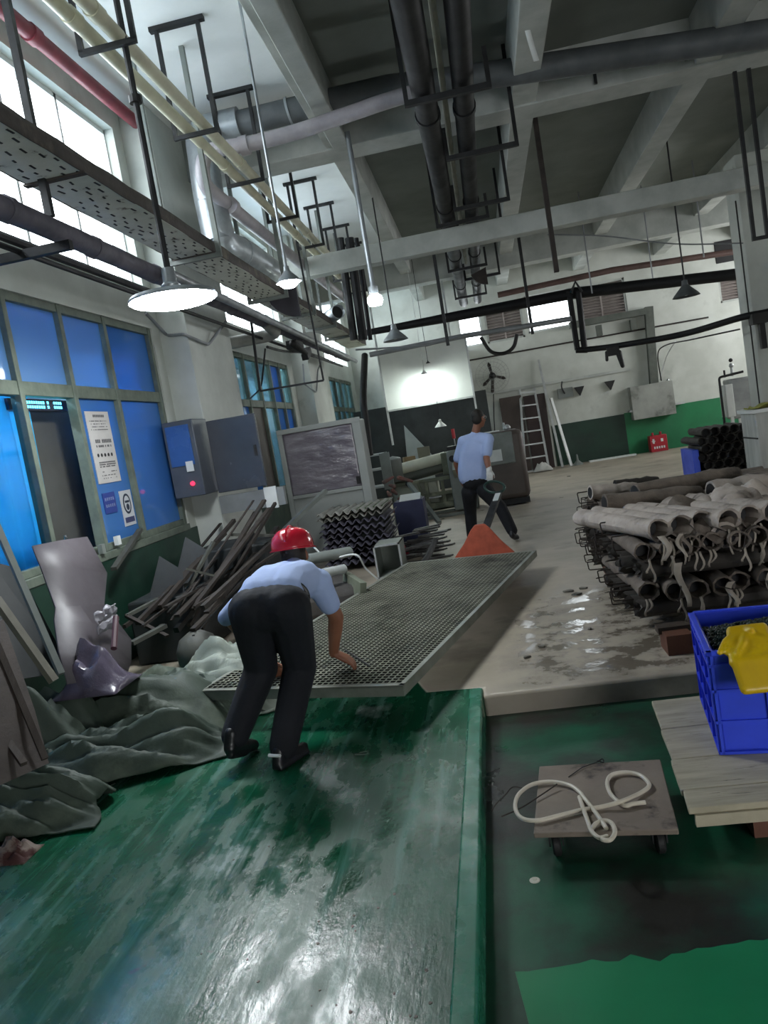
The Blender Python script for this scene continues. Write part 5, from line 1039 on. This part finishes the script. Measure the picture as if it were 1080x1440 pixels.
# posters on the window, bottle on the sill
def on_glass(y0, y1, z0, z1, name, m, lab, cat): return tag(MB().bb(XL-.056, XL-.05, y0, y1, z0, z1).build(name, m), lab, cat)
pa = at(126, 577, x=XL); pb = at(160, 577, x=XL); pc = at(175, 672, x=XL)
y0, y1, z0, z1 = pa.y, (pb.y+pc.y)/2, pc.z-.02, pa.z
o = on_glass(y0, y1, z0, z1, 'wall_notice', mat('notice_paper', '#c2bfbc', '#b5b2af', 3, (.7, .8), bump=0), 'tall pale printed notice stuck on the window, above the blue sign', 'poster')
g = MB(); rr = random.Random(8); X = XL-.048; Hh = z1-z0; Ww = y1-y0
def row(z, h, a, c, step, fill): 
    y = y0+Ww*a
    while y < y0+Ww*c:
        if rr.random() < fill: g.bb(X-.001, X, y, y+step*.72, z0+Hh*z, z0+Hh*(z+h))
        y += step
row(.92, .035, .3, .8, .03, 1)
for z in (.86, .82, .78, .74): row(z, .012, .12, .85, .014, .6)
row(.56, .05, .2, .85, .03, .9); row(.50, .03, .2, .85, .02, .9)
for z in (.28, .25, .22): row(z, .018, .18, .9, .016, .95)
for z in (.15, .1, .06): row(z, .012, .2, .85, .018, .6)
stuff(g.build('print', mat('print_ink', '#5d5c5e', None, rough=(.8, .8), bump=0), o))
g = MB()
for k in range(5): c = (X-.0005, y0+Ww*(.2+k*.15), z0+Hh*.39); g.lathe([(0, .001), (.017, .001), (.017, 0)], c, 12, (1, 0, 0))
stuff(g.build('pictograms', DARK, o))
def sgn(px0, py0, px1, py1): a = at(px0, py0, x=XL); c = at(px1, py1, x=XL); return a.y, c.y, c.z, a.z
y0, y1, z0, z1 = sgn(151, 693, 173, 718)
o = on_glass(y0, y1, z0, z1, 'blue_sign', mat('navy_sign', '#243a86', None, rough=(.4, .4), bump=0), 'small navy sign with two rows of white characters on the window', 'sign')
g = MB(); Ww = y1-y0; Hh = z1-z0; rr = random.Random(6)
for r_ in (.62, .3):
    for k in range(5):
        yy = y0+Ww*(.1+k*.165); zz = z0+Hh*r_
        for q in range(3): g.bb(X-.001, X, yy, yy+Ww*.12, zz+q*Hh*.055, zz+q*Hh*.055+Hh*.02)
        g.bb(X-.001, X, yy+Ww*.05, yy+Ww*.07, zz, zz+Hh*.15)
stuff(g.build('white_characters', mat('faded_white_print', '#8f9bc0', None, rough=(.7, .7), bump=0), o))
y0, y1, z0, z1 = sgn(174, 690, 199, 735)
o = on_glass(y0, y1, z0, z1, 'mask_sign', mat('sign_white', '#b9bcc0', None, rough=(.5, .5), bump=0), 'white safety sign with a dark oval masked face pictogram on the window', 'sign')
g = MB(); c = Vector((X-.001, (y0+y1)/2, z0+(z1-z0)*.62)); ry, rz_ = (y1-y0)*.34, (z1-z0)*.29
g.prism([c+Vector((0, ry*math.cos(a), rz_*math.sin(a))) for a in [k*PI/14 for k in range(28)]], (.001, 0, 0)); g.build('dark_oval', mat('sign_navy', '#1d2a3c', None, rough=(.6, .6), bump=0), o)
g = MB(); g.prism([c+Vector((.001, ry*.72*math.cos(a), rz_*.78*math.sin(a))) for a in [k*PI/14 for k in range(28)]], (.001, 0, 0)); g.build('pale_face', mat('sign_white', '#b9bcc0'), o)
g = MB(); g.bb(X+.001, X+.003, c.y-ry*.55, c.y+ry*.55, c.z+rz_*.1, c.z+rz_*.32); g.prism([c+Vector((.002, ry*.4*math.cos(a), -rz_*.32+rz_*.32*math.sin(a))) for a in [k*PI/8 for k in range(16)]], (.001, 0, 0)); g.build('goggles_and_mask', mat('sign_navy', '#1d2a3c'), o)
g = MB(); g.bb(X-.001, X, y0+.02, y1-.02, z0+.03, z0+(z1-z0)*.24); g.build('caption_bar', mat('caption', '#3a3f63', None, rough=(.6, .6), bump=0), o)
p = at(105, 740, x=XL-.02); b = MB(); b.lathe([(0, 0), (.036, 0), (.04, .02), (.038, .08), (.04, .13), (.03, .17), (.014, .2), (.014, .225), (0, .226)], (XL-.12, p.y, .99), 18)
tag(b.build('water_bottle', glass('clear_bottle', '#e2e8ea', .25, .04)), 'clear plastic bottle standing on the window sill', 'bottle')
for px, py, l in ((165, 760, 'white'), (143, 772, 'grey')):
    p = at(px, py, x=XL+.03); tag(MB().bb(XL+.012, XL+.05, p.y-.03, p.y+.03, p.z-.04, p.z+.04).build('socket_box', WHITEP if l == 'white' else GREYP), 'small %s socket box under the window sill' % l, 'socket')
# ================================================================== the two workers
SKIN = mat('tanned_skin', '#8f5f48', '#7f523d', 6, (.45, .6), bump=.05)
SHIRT = mat('light_blue_shirt', '#a9bbe2', '#9db0da', 3, (.8, .9), bump=.35, bscale=9)
NAVY = mat('dark_navy_trousers', '#10131d', '#0c0f17', 3, (.8, .9), bump=.4, bscale=8)
SHOE = mat('black_shoe', '#15161a', '#1c1d21', 5, (.3, .5), bump=.05)
HAIR = mat('black_hair', '#17140f', '#211d18', 14, (.5, .7), bump=.3, bscale=60)
GLOVE = mat('white_knit_glove', '#d9dad8', '#c6c8c6', 12, (.8, .9), bump=.3, bscale=40)
V = lambda *a: Vector(a)
def hand_solids(b, wrist, d, nrm, side, curl, s=1.0, g=1.0):
    """palm, four unequal bent fingers and a thumb leaving the side of the palm; d = towards the fingers, nrm = back of the hand"""
    d = Vector(d).normalized(); nrm = (Vector(nrm)-d*Vector(nrm).dot(d)).normalized(); x = d.cross(nrm)*side
    w = Vector(wrist)
    for q in (-.028, -.010, .010, .026): b.capsule(w+x*q*.6*s+d*.012*s, w+x*q*s+d*.085*s, .015*s*g, .0125*s*g)
    for q, L in ((-.030, .060), (-.010, .074), (.010, .080), (.029, .070)):
        k = w+x*q*s+d*.088*s; a0 = curl*.45
        for seg, fr in enumerate((.45, .32, .23)):
            a = a0+curl*seg*.8; e = k+(d*math.cos(a)-nrm*math.sin(a))*L*fr*s; b.capsule(k, e, (.0095-.0008*seg)*s*g, (.0088-.0008*seg)*s*g, 8); k = e
    t0 = w+x*.024*s+d*.022*s; t1 = t0+(x*.8+d*.7-nrm*.35).normalized()*.042*s; t2 = t1+(x*.25+d*.9-nrm*.45).normalized()*.034*s
    b.capsule(t0, t1, .014*s*g, .011*s*g, 8); b.capsule(t1, t2, .0105*s*g, .009*s*g, 8)
def head_solids(b, c, f, u, s=1.0):
    f = Vector(f).normalized(); u = (Vector(u)-f*Vector(u).dot(f)).normalized(); r = f.cross(u); R = Matrix((r, f, u)).transposed()
    P = lambda x, y, z: Vector(c)+R @ Vector((x, y, z))*s
    b.ball(P(0, -.01, .025), (.074*s, .092*s, .088*s), R); b.ball(P(0, .025, -.035), (.060*s, .064*s, .078*s), R)
    b.ball(P(0, .055, -.088), (.030*s, .026*s, .024*s), R)
    b.capsule(P(0, .088, .012), P(0, .108, -.022), .010*s, .015*s); 
    for q in (-1, 1):
        b.ball(P(.030*q, .076, .015), (.015*s, .012*s, .011*s), R); b.ball(P(.040*q, .062, -.022), (.024*s, .020*s, .022*s), R)
        b.ball(P(.076*q, -.012, -.008), (.010*s, .020*s, .032*s), R)
        b.capsule(P(.012*q, .086, .034), P(.048*q, .072, .036), .010*s, .008*s)
    b.capsule(P(-.022, .086, -.058), P(.022, .086, -.058), .0085*s, .0085*s); b.capsule(P(-.018, .084, -.069), P(.018, .084, -.069), .0085*s, .0085*s)
    return P, R
def shoe(name, heel, toe, lift, parent):
    h, t = Vector(heel), Vector(toe); d = (t-h).normalized(); up = V(0, 0, 1)
    def f(b):
        b.capsule(h+d*.03+up*.032, h.lerp(t, .5)+up*.036, .034, .036); b.capsule(h.lerp(t, .5)+up*.034, t-d*.045+up*.030, .038, .030)
        b.capsule(h+d*.035+up*.05, h+d*.05+up*.09, .034, .036); b.capsule(h+d*.06+up*.07, h.lerp(t, .55)+up*.05, .034, .032)
        s = d.cross(up).normalized()
        for q in (-.022, .022): b.capsule(h+d*.02+s*q+up*.012, t-d*.05+s*q*1.4+up*.012, .014, .014)
    return organic(name, f, SHOE, parent, .007, 4)

# ---- worker bending over the grating
w1 = thing('person', 'person in red helmet and light blue shirt bending over the grating', 'person', (-1.25, 3.78, 0))
hipL, hipR = V(-1.345, 3.80, .80), V(-1.15, 3.80, .79)
kneL, kneR = V(-1.40, 3.93, .45), V(-1.185, 3.93, .43)
ankL, ankR = V(-1.545, 3.74, .16), V(-1.275, 3.68, .095)
sp0, sp1, sp2, sp3 = V(-1.24, 3.84, .85), V(-1.25, 4.02, .855), V(-1.255, 4.20, .85), V(-1.245, 4.32, .855)
neck, head = V(-1.25, 4.41, .895), V(-1.262, 4.50, .955)
shL, shR = V(-1.45, 4.24, .83), V(-1.085, 4.25, .815)
elL, elR = V(-1.60, 4.14, .70), V(-1.035, 4.33, .585)
wrL = V(-1.52, 4.44, .33); wrR = at(469, 918, y=4.42)
def f(b):
    for q in (-.05, 0, .05): b.capsule(sp0+V(q, 0, -.01), sp1+V(q, 0, -.01), .078, .085); b.capsule(sp1+V(q, 0, 0), sp2+V(q*1.4, 0, 0), .10, .105)
    b.capsule(shL, shR, .062, .062); b.capsule(sp2, sp3, .11, .08); b.capsule(sp3, neck, .065, .055); b.capsule(neck, head, .053, .05)
    for h, k, a in ((hipL, kneL, ankL), (hipR, kneR, ankR)):
        b.capsule(h, k, .085, .058); b.capsule(k, a.lerp(k, .65), .056, .056); b.capsule(a.lerp(k, .65), a, .052, .036)
    for a, e, w in ((shL, elL, wrL), (shR, elR, wrR)): b.capsule(a, e, .05, .046); b.capsule(e, e.lerp(w, .35), .046, .046); b.capsule(e.lerp(w, .35), w, .045, .030)
    b.capsule(ankL, V(-1.535, 3.84, .055), .03, .02); b.capsule(ankR, V(-1.22, 3.78, .035), .03, .02)
    head_solids(b, head, (0.0, .93, -.1), (0, .15, 1))
    hand_solids(b, wrR, V(.50, .12, -.36), (.3, -.2, .9), -1, .5, 1.12)
    hand_solids(b, wrL, V(.15, .35, -.55), (-.2, .2, .8), 1, .5)
organic('body', f, SKIN, w1, .0065, 5)
def f(b):
    for q in (-.065, 0, .065): b.capsule(sp0.lerp(sp1, .12)+V(q, .0, .0), sp1+V(q, 0, .012), .113, .113); b.capsule(sp1+V(q, 0, .012), sp2+V(q*1.45, 0, .008), .112, .112)
    b.capsule(sp2, sp3+V(0, .0, 0), .13, .095); b.capsule(shL+V(.01, 0, .0), shR, .083, .083); b.capsule(sp3, neck+V(0, -.01, 0), .085, .068)
    b.capsule(shL.lerp(sp2, .3), shL, .09, .088); b.capsule(shR.lerp(sp2, .3), shR, .09, .085)
    for a, e, k in ((shL, elL, .80), (shR, elR, .62)): b.capsule(a, a.lerp(e, k), .078, .066)
    b.capsule(shL.lerp(elL, .5)+V(-.02, -.04, .0), shL.lerp(elL, .9)+V(-.03, -.03, .0), .06, .052)
organic('shirt', f, SHIRT, w1, .010, 6)
def f(b):
    for h, k, a in ((hipL, kneL, ankL), (hipR, kneR, ankR)):
        s = 1 if h is hipR else -1
        b.capsule(h+V(.006*s, -.01, .0), k, .120, .092); b.capsule(k, a.lerp(k, .5), .092, .084); b.capsule(a.lerp(k, .5), a+V(0, .01, .0), .084, .076)
        b.capsule(h+V(-.012*s, -.045, .01), h.lerp(k, .3)+V(0, -.02, 0), .105, .095)
    for q in (-.06, -.02, .02, .06): b.capsule(V(-1.24+q, 3.79, .80), V(-1.24+q, 3.825, .81), .122, .121)
    b.capsule(V(-1.34, 3.79, .805), V(-1.335, 3.82, .815), .105, .102); b.capsule(V(-1.15, 3.79, .80), V(-1.15, 3.82, .81), .105, .102)
organic('trousers', f, NAVY, w1, .009, 6)
b = MB(); c = V(-1.245, 3.872, .826); R = Matrix.Rotation(-1.45, 3, 'X')
b.tube([c+R @ V(.190*math.cos(a), .118*math.sin(a), 0) for a in [k*PI/20 for k in range(41)]], .012, 8, cap=False); b.build('belt', SHOE, w1)
# left shoe up on its toes, right shoe flat and turned outward
def f(b):
    h = V(-1.56, 3.69, .115); t = V(-1.515, 3.90, .035); m = h.lerp(t, .55)
    b.capsule(h, m, .037, .040); b.capsule(m, t, .042, .032); b.capsule(h+V(0, .01, .02), h+V(.012, .02, .07), .037, .038); b.capsule(h+V(0, -.01, -.03), m+V(0, 0, -.025), .026, .03)
organic('shoe', f, SHOE, w1, .007, 4)
shoe('shoe', (-1.31, 3.60, 0), (-1.19, 3.845, 0), 0, w1)
MB().tube([V(-1.335, 3.615, .085), V(-1.27, 3.60, .082)], .009, 8).build('white_heel_tab', WHITEP, w1)
HELM = mat('red_helmet_shell', '#c01c32', '#b0182c', 3, (.12, .2), bump=0, coat=.5)
R = Matrix.Rotation(-.16, 4, 'X'); hc = head+V(-.002, -.012, .03)
b = MB(); b.lathe([(.128, .012), (.128, .025), (.125, .06), (.112, .095), (.085, .125), (.045, .142), (0, .146)], (0, 0, 0), 32)
b.xf(Matrix.Translation(hc) @ R @ Matrix.Diagonal((1.0, 1.14, 1, 1))); hs = b.build('helmet', HELM, w1, solid=.003)
b = MB(); b.prism([(.142*math.cos(a)*1.0, .15*math.sin(a)*1.0+(.045*max(0, math.sin(a))), .008) for a in [k*PI/18 for k in range(36)]], (0, 0, .007)); b.xf(Matrix.Translation(hc) @ R); b.build('brim', HELM, hs)
b = MB(); b.tube([(0, .145*math.cos(a), .02+.130*math.sin(a)) for a in [.25+k*(PI-.5)/14 for k in range(15)]], .011, 8); b.xf(Matrix.Translation(hc) @ R); b.build('ridge', HELM, hs)
def f(b):
    b.ball(head+V(0, -.028, .0), (.079, .085, .075)); b.ball(head+V(0, -.02, .04), (.078, .09, .07))
organic('hair', f, HAIR, w1, .007, 3)

# ---- worker pulling the truck
X2 = at(668, 700, y=9.9).x
w2 = thing('person', 'person in light blue shirt and white glove walking away pulling the orange truck', 'person', (-.2, 9.9, 0))
hd = at(673, 589, y=9.9); nk = at(668, 612, y=9.9); nk.y = 9.9
shL, shR = at(651, 622, y=9.93), at(687, 618, y=9.84)
pel = at(669, 682, y=9.9); pel.z = .95
hipL, hipR = at(660, 692, y=9.94), at(682, 690, y=9.86)
ankL = V(at(668, 760, y=10.1).x-.03, 10.12, .09); ankR = V(.11, 9.66, .15)
kneL = hipL.lerp(ankL, .5)+V(0, .05, .03); kneR = hipR.lerp(ankR, .52)+V(.03, .04, .03)
elL = at(642, 652, y=10.02); wrL = at(652, 682, y=10.15)
elR = at(684, 646, y=9.74); wrR = at(688, 662, y=9.62)
elR = shR.lerp(elR, .95)
fdir = V(.55, .80, -.05); udir = V(.02, .03, 1)
gdir = (at(690, 678, y=9.47)-wrR).normalized()
def f(b):
    for q in (-.06, 0, .06): b.capsule(pel+V(q, 0, 0), nk+V(q, 0, -.24), .09, .092); b.capsule(nk+V(q, 0, -.24), nk+V(q, 0, -.12), .092, .075)
    b.capsule(shL, shR, .06, .06); b.capsule(nk+V(0, 0, -.08), nk, .07, .056); b.capsule(nk, hd, .054, .05)
    for h, k, a in ((hipL, kneL, ankL), (hipR, kneR, ankR)): b.capsule(h, k, .085, .056); b.capsule(k, a.lerp(k, .65), .054, .055); b.capsule(a.lerp(k, .65), a, .05, .036)
    for a, e, w in ((shL, elL, wrL), (shR, elR, wrR)): b.capsule(a, e, .05, .042); b.capsule(e, e.lerp(w, .4), .042, .042); b.capsule(e.lerp(w, .4), w, .041, .028)
    b.capsule(ankL, ankL+V(.03, .12, -.05), .034, .03); b.capsule(ankR, ankR+V(.04, .11, -.1), .034, .03)
    head_solids(b, hd, fdir, udir)
    hand_solids(b, wrR, gdir, (.3, -.8, .2), -1, .9); hand_solids(b, wrL, (.1, .3, -.8), (-1, .0, 0), 1, .4)
organic('body', f, SKIN, w2, .0065, 5)
def f(b):
    for q in (-.08, -.06, -.04, -.02, 0, .02, .04, .06, .08): b.capsule(pel+V(q*1.05, 0, .02), pel.lerp(nk, .5)+V(q*1.0, 0, 0), .118, .116); b.capsule(pel+V(q*1.05, 0, .02), pel+V(q*1.1, 0, -.06), .118, .118); b.capsule(pel.lerp(nk, .5)+V(q, 0, 0), nk+V(q*1.1, 0, -.13), .116, .098)
    b.capsule(shL, shR, .072, .072); b.capsule(shL+V(0, 0, .015), nk+V(-.02, 0, -.02), .068, .06); b.capsule(shR+V(0, 0, .015), nk+V(.02, 0, -.02), .068, .06); b.capsule(nk+V(0, 0, -.06), nk+V(0, 0, .0), .075, .064)
    for a, e, k in ((shL, elL, .75), (shR, elR, .72)): b.capsule(a, a.lerp(e, k), .068, .066)
organic('shirt', f, SHIRT, w2, .010, 6)
def f(b):
    for h, k, a in ((hipL, kneL, ankL), (hipR, kneR, ankR)): b.capsule(h, k, .108, .082); b.capsule(k, a.lerp(k, .5), .082, .078); b.capsule(a.lerp(k, .5), a+V(0, 0, .0), .078, .07)
    for q in (-.06, 0, .06): b.capsule(pel+V(q, 0, -.06), pel+V(q, 0, -.13), .106, .112)
organic('trousers', f, mat('black_trousers', '#14151c', '#101116', 3, (.8, .9), bump=.4, bscale=8), w2, .009, 6)
shoe('shoe', ankL+V(-.02, -.07, -.09), ankL+V(.02, .20, -.09), 0, w2)
def f(b):
    h = ankR+V(-.01, -.05, -.045); t = V(h.x+.06, h.y+.20, .035); m = h.lerp(t, .55)
    b.capsule(h, m, .037, .040); b.capsule(m, t, .042, .032); b.capsule(h+V(0, .01, .02), h+V(0.01, .03, .07), .037, .038); b.capsule(h+V(0, -.01, -.02), m+V(0, 0, -.02), .026, .03)
organic('shoe', f, SHOE, w2, .007, 4)
def f(b): hand_solids(b, wrR+gdir*-.01, gdir, (.3, -.8, .2), -1, .9, 1.08, 1.25); b.capsule(wrR-gdir*.05, wrR+gdir*.01, .037, .036)
organic('work_glove', f, GLOVE, w2, .006, 4)
f2 = fdir.normalized(); r2 = f2.cross(udir).normalized()
def f(b):
    Rm = Matrix((r2, f2, r2.cross(f2))).transposed()
    b.ball(hd+Rm @ V(0, -.022, .045), (.080, .092, .080), Rm); b.ball(hd+Rm @ V(0, -.045, -.0), (.073, .066, .07), Rm)
organic('hair', f, HAIR, w2, .007, 3)
b = MB(); Rm = Matrix((r2, f2, r2.cross(f2))).transposed(); Q = lambda x, y, z: hd+Rm @ V(x, y, z)
for s in (-1, 1):
    b.tube([Q(.033*s+.022*math.cos(a), .098, .014+.016*math.sin(a)) for a in [k*PI/8 for k in range(17)]], .0025, 6, cap=False)
    b.tube([Q(.056*s, .094, .018), Q(.082*s, .02, .016), Q(.083*s, -.02, .006)], .0025, 6)
b.tube([Q(-.012, .103, .018), Q(.012, .103, .018)], .0025, 6); b.build('glasses', ALU, w2)
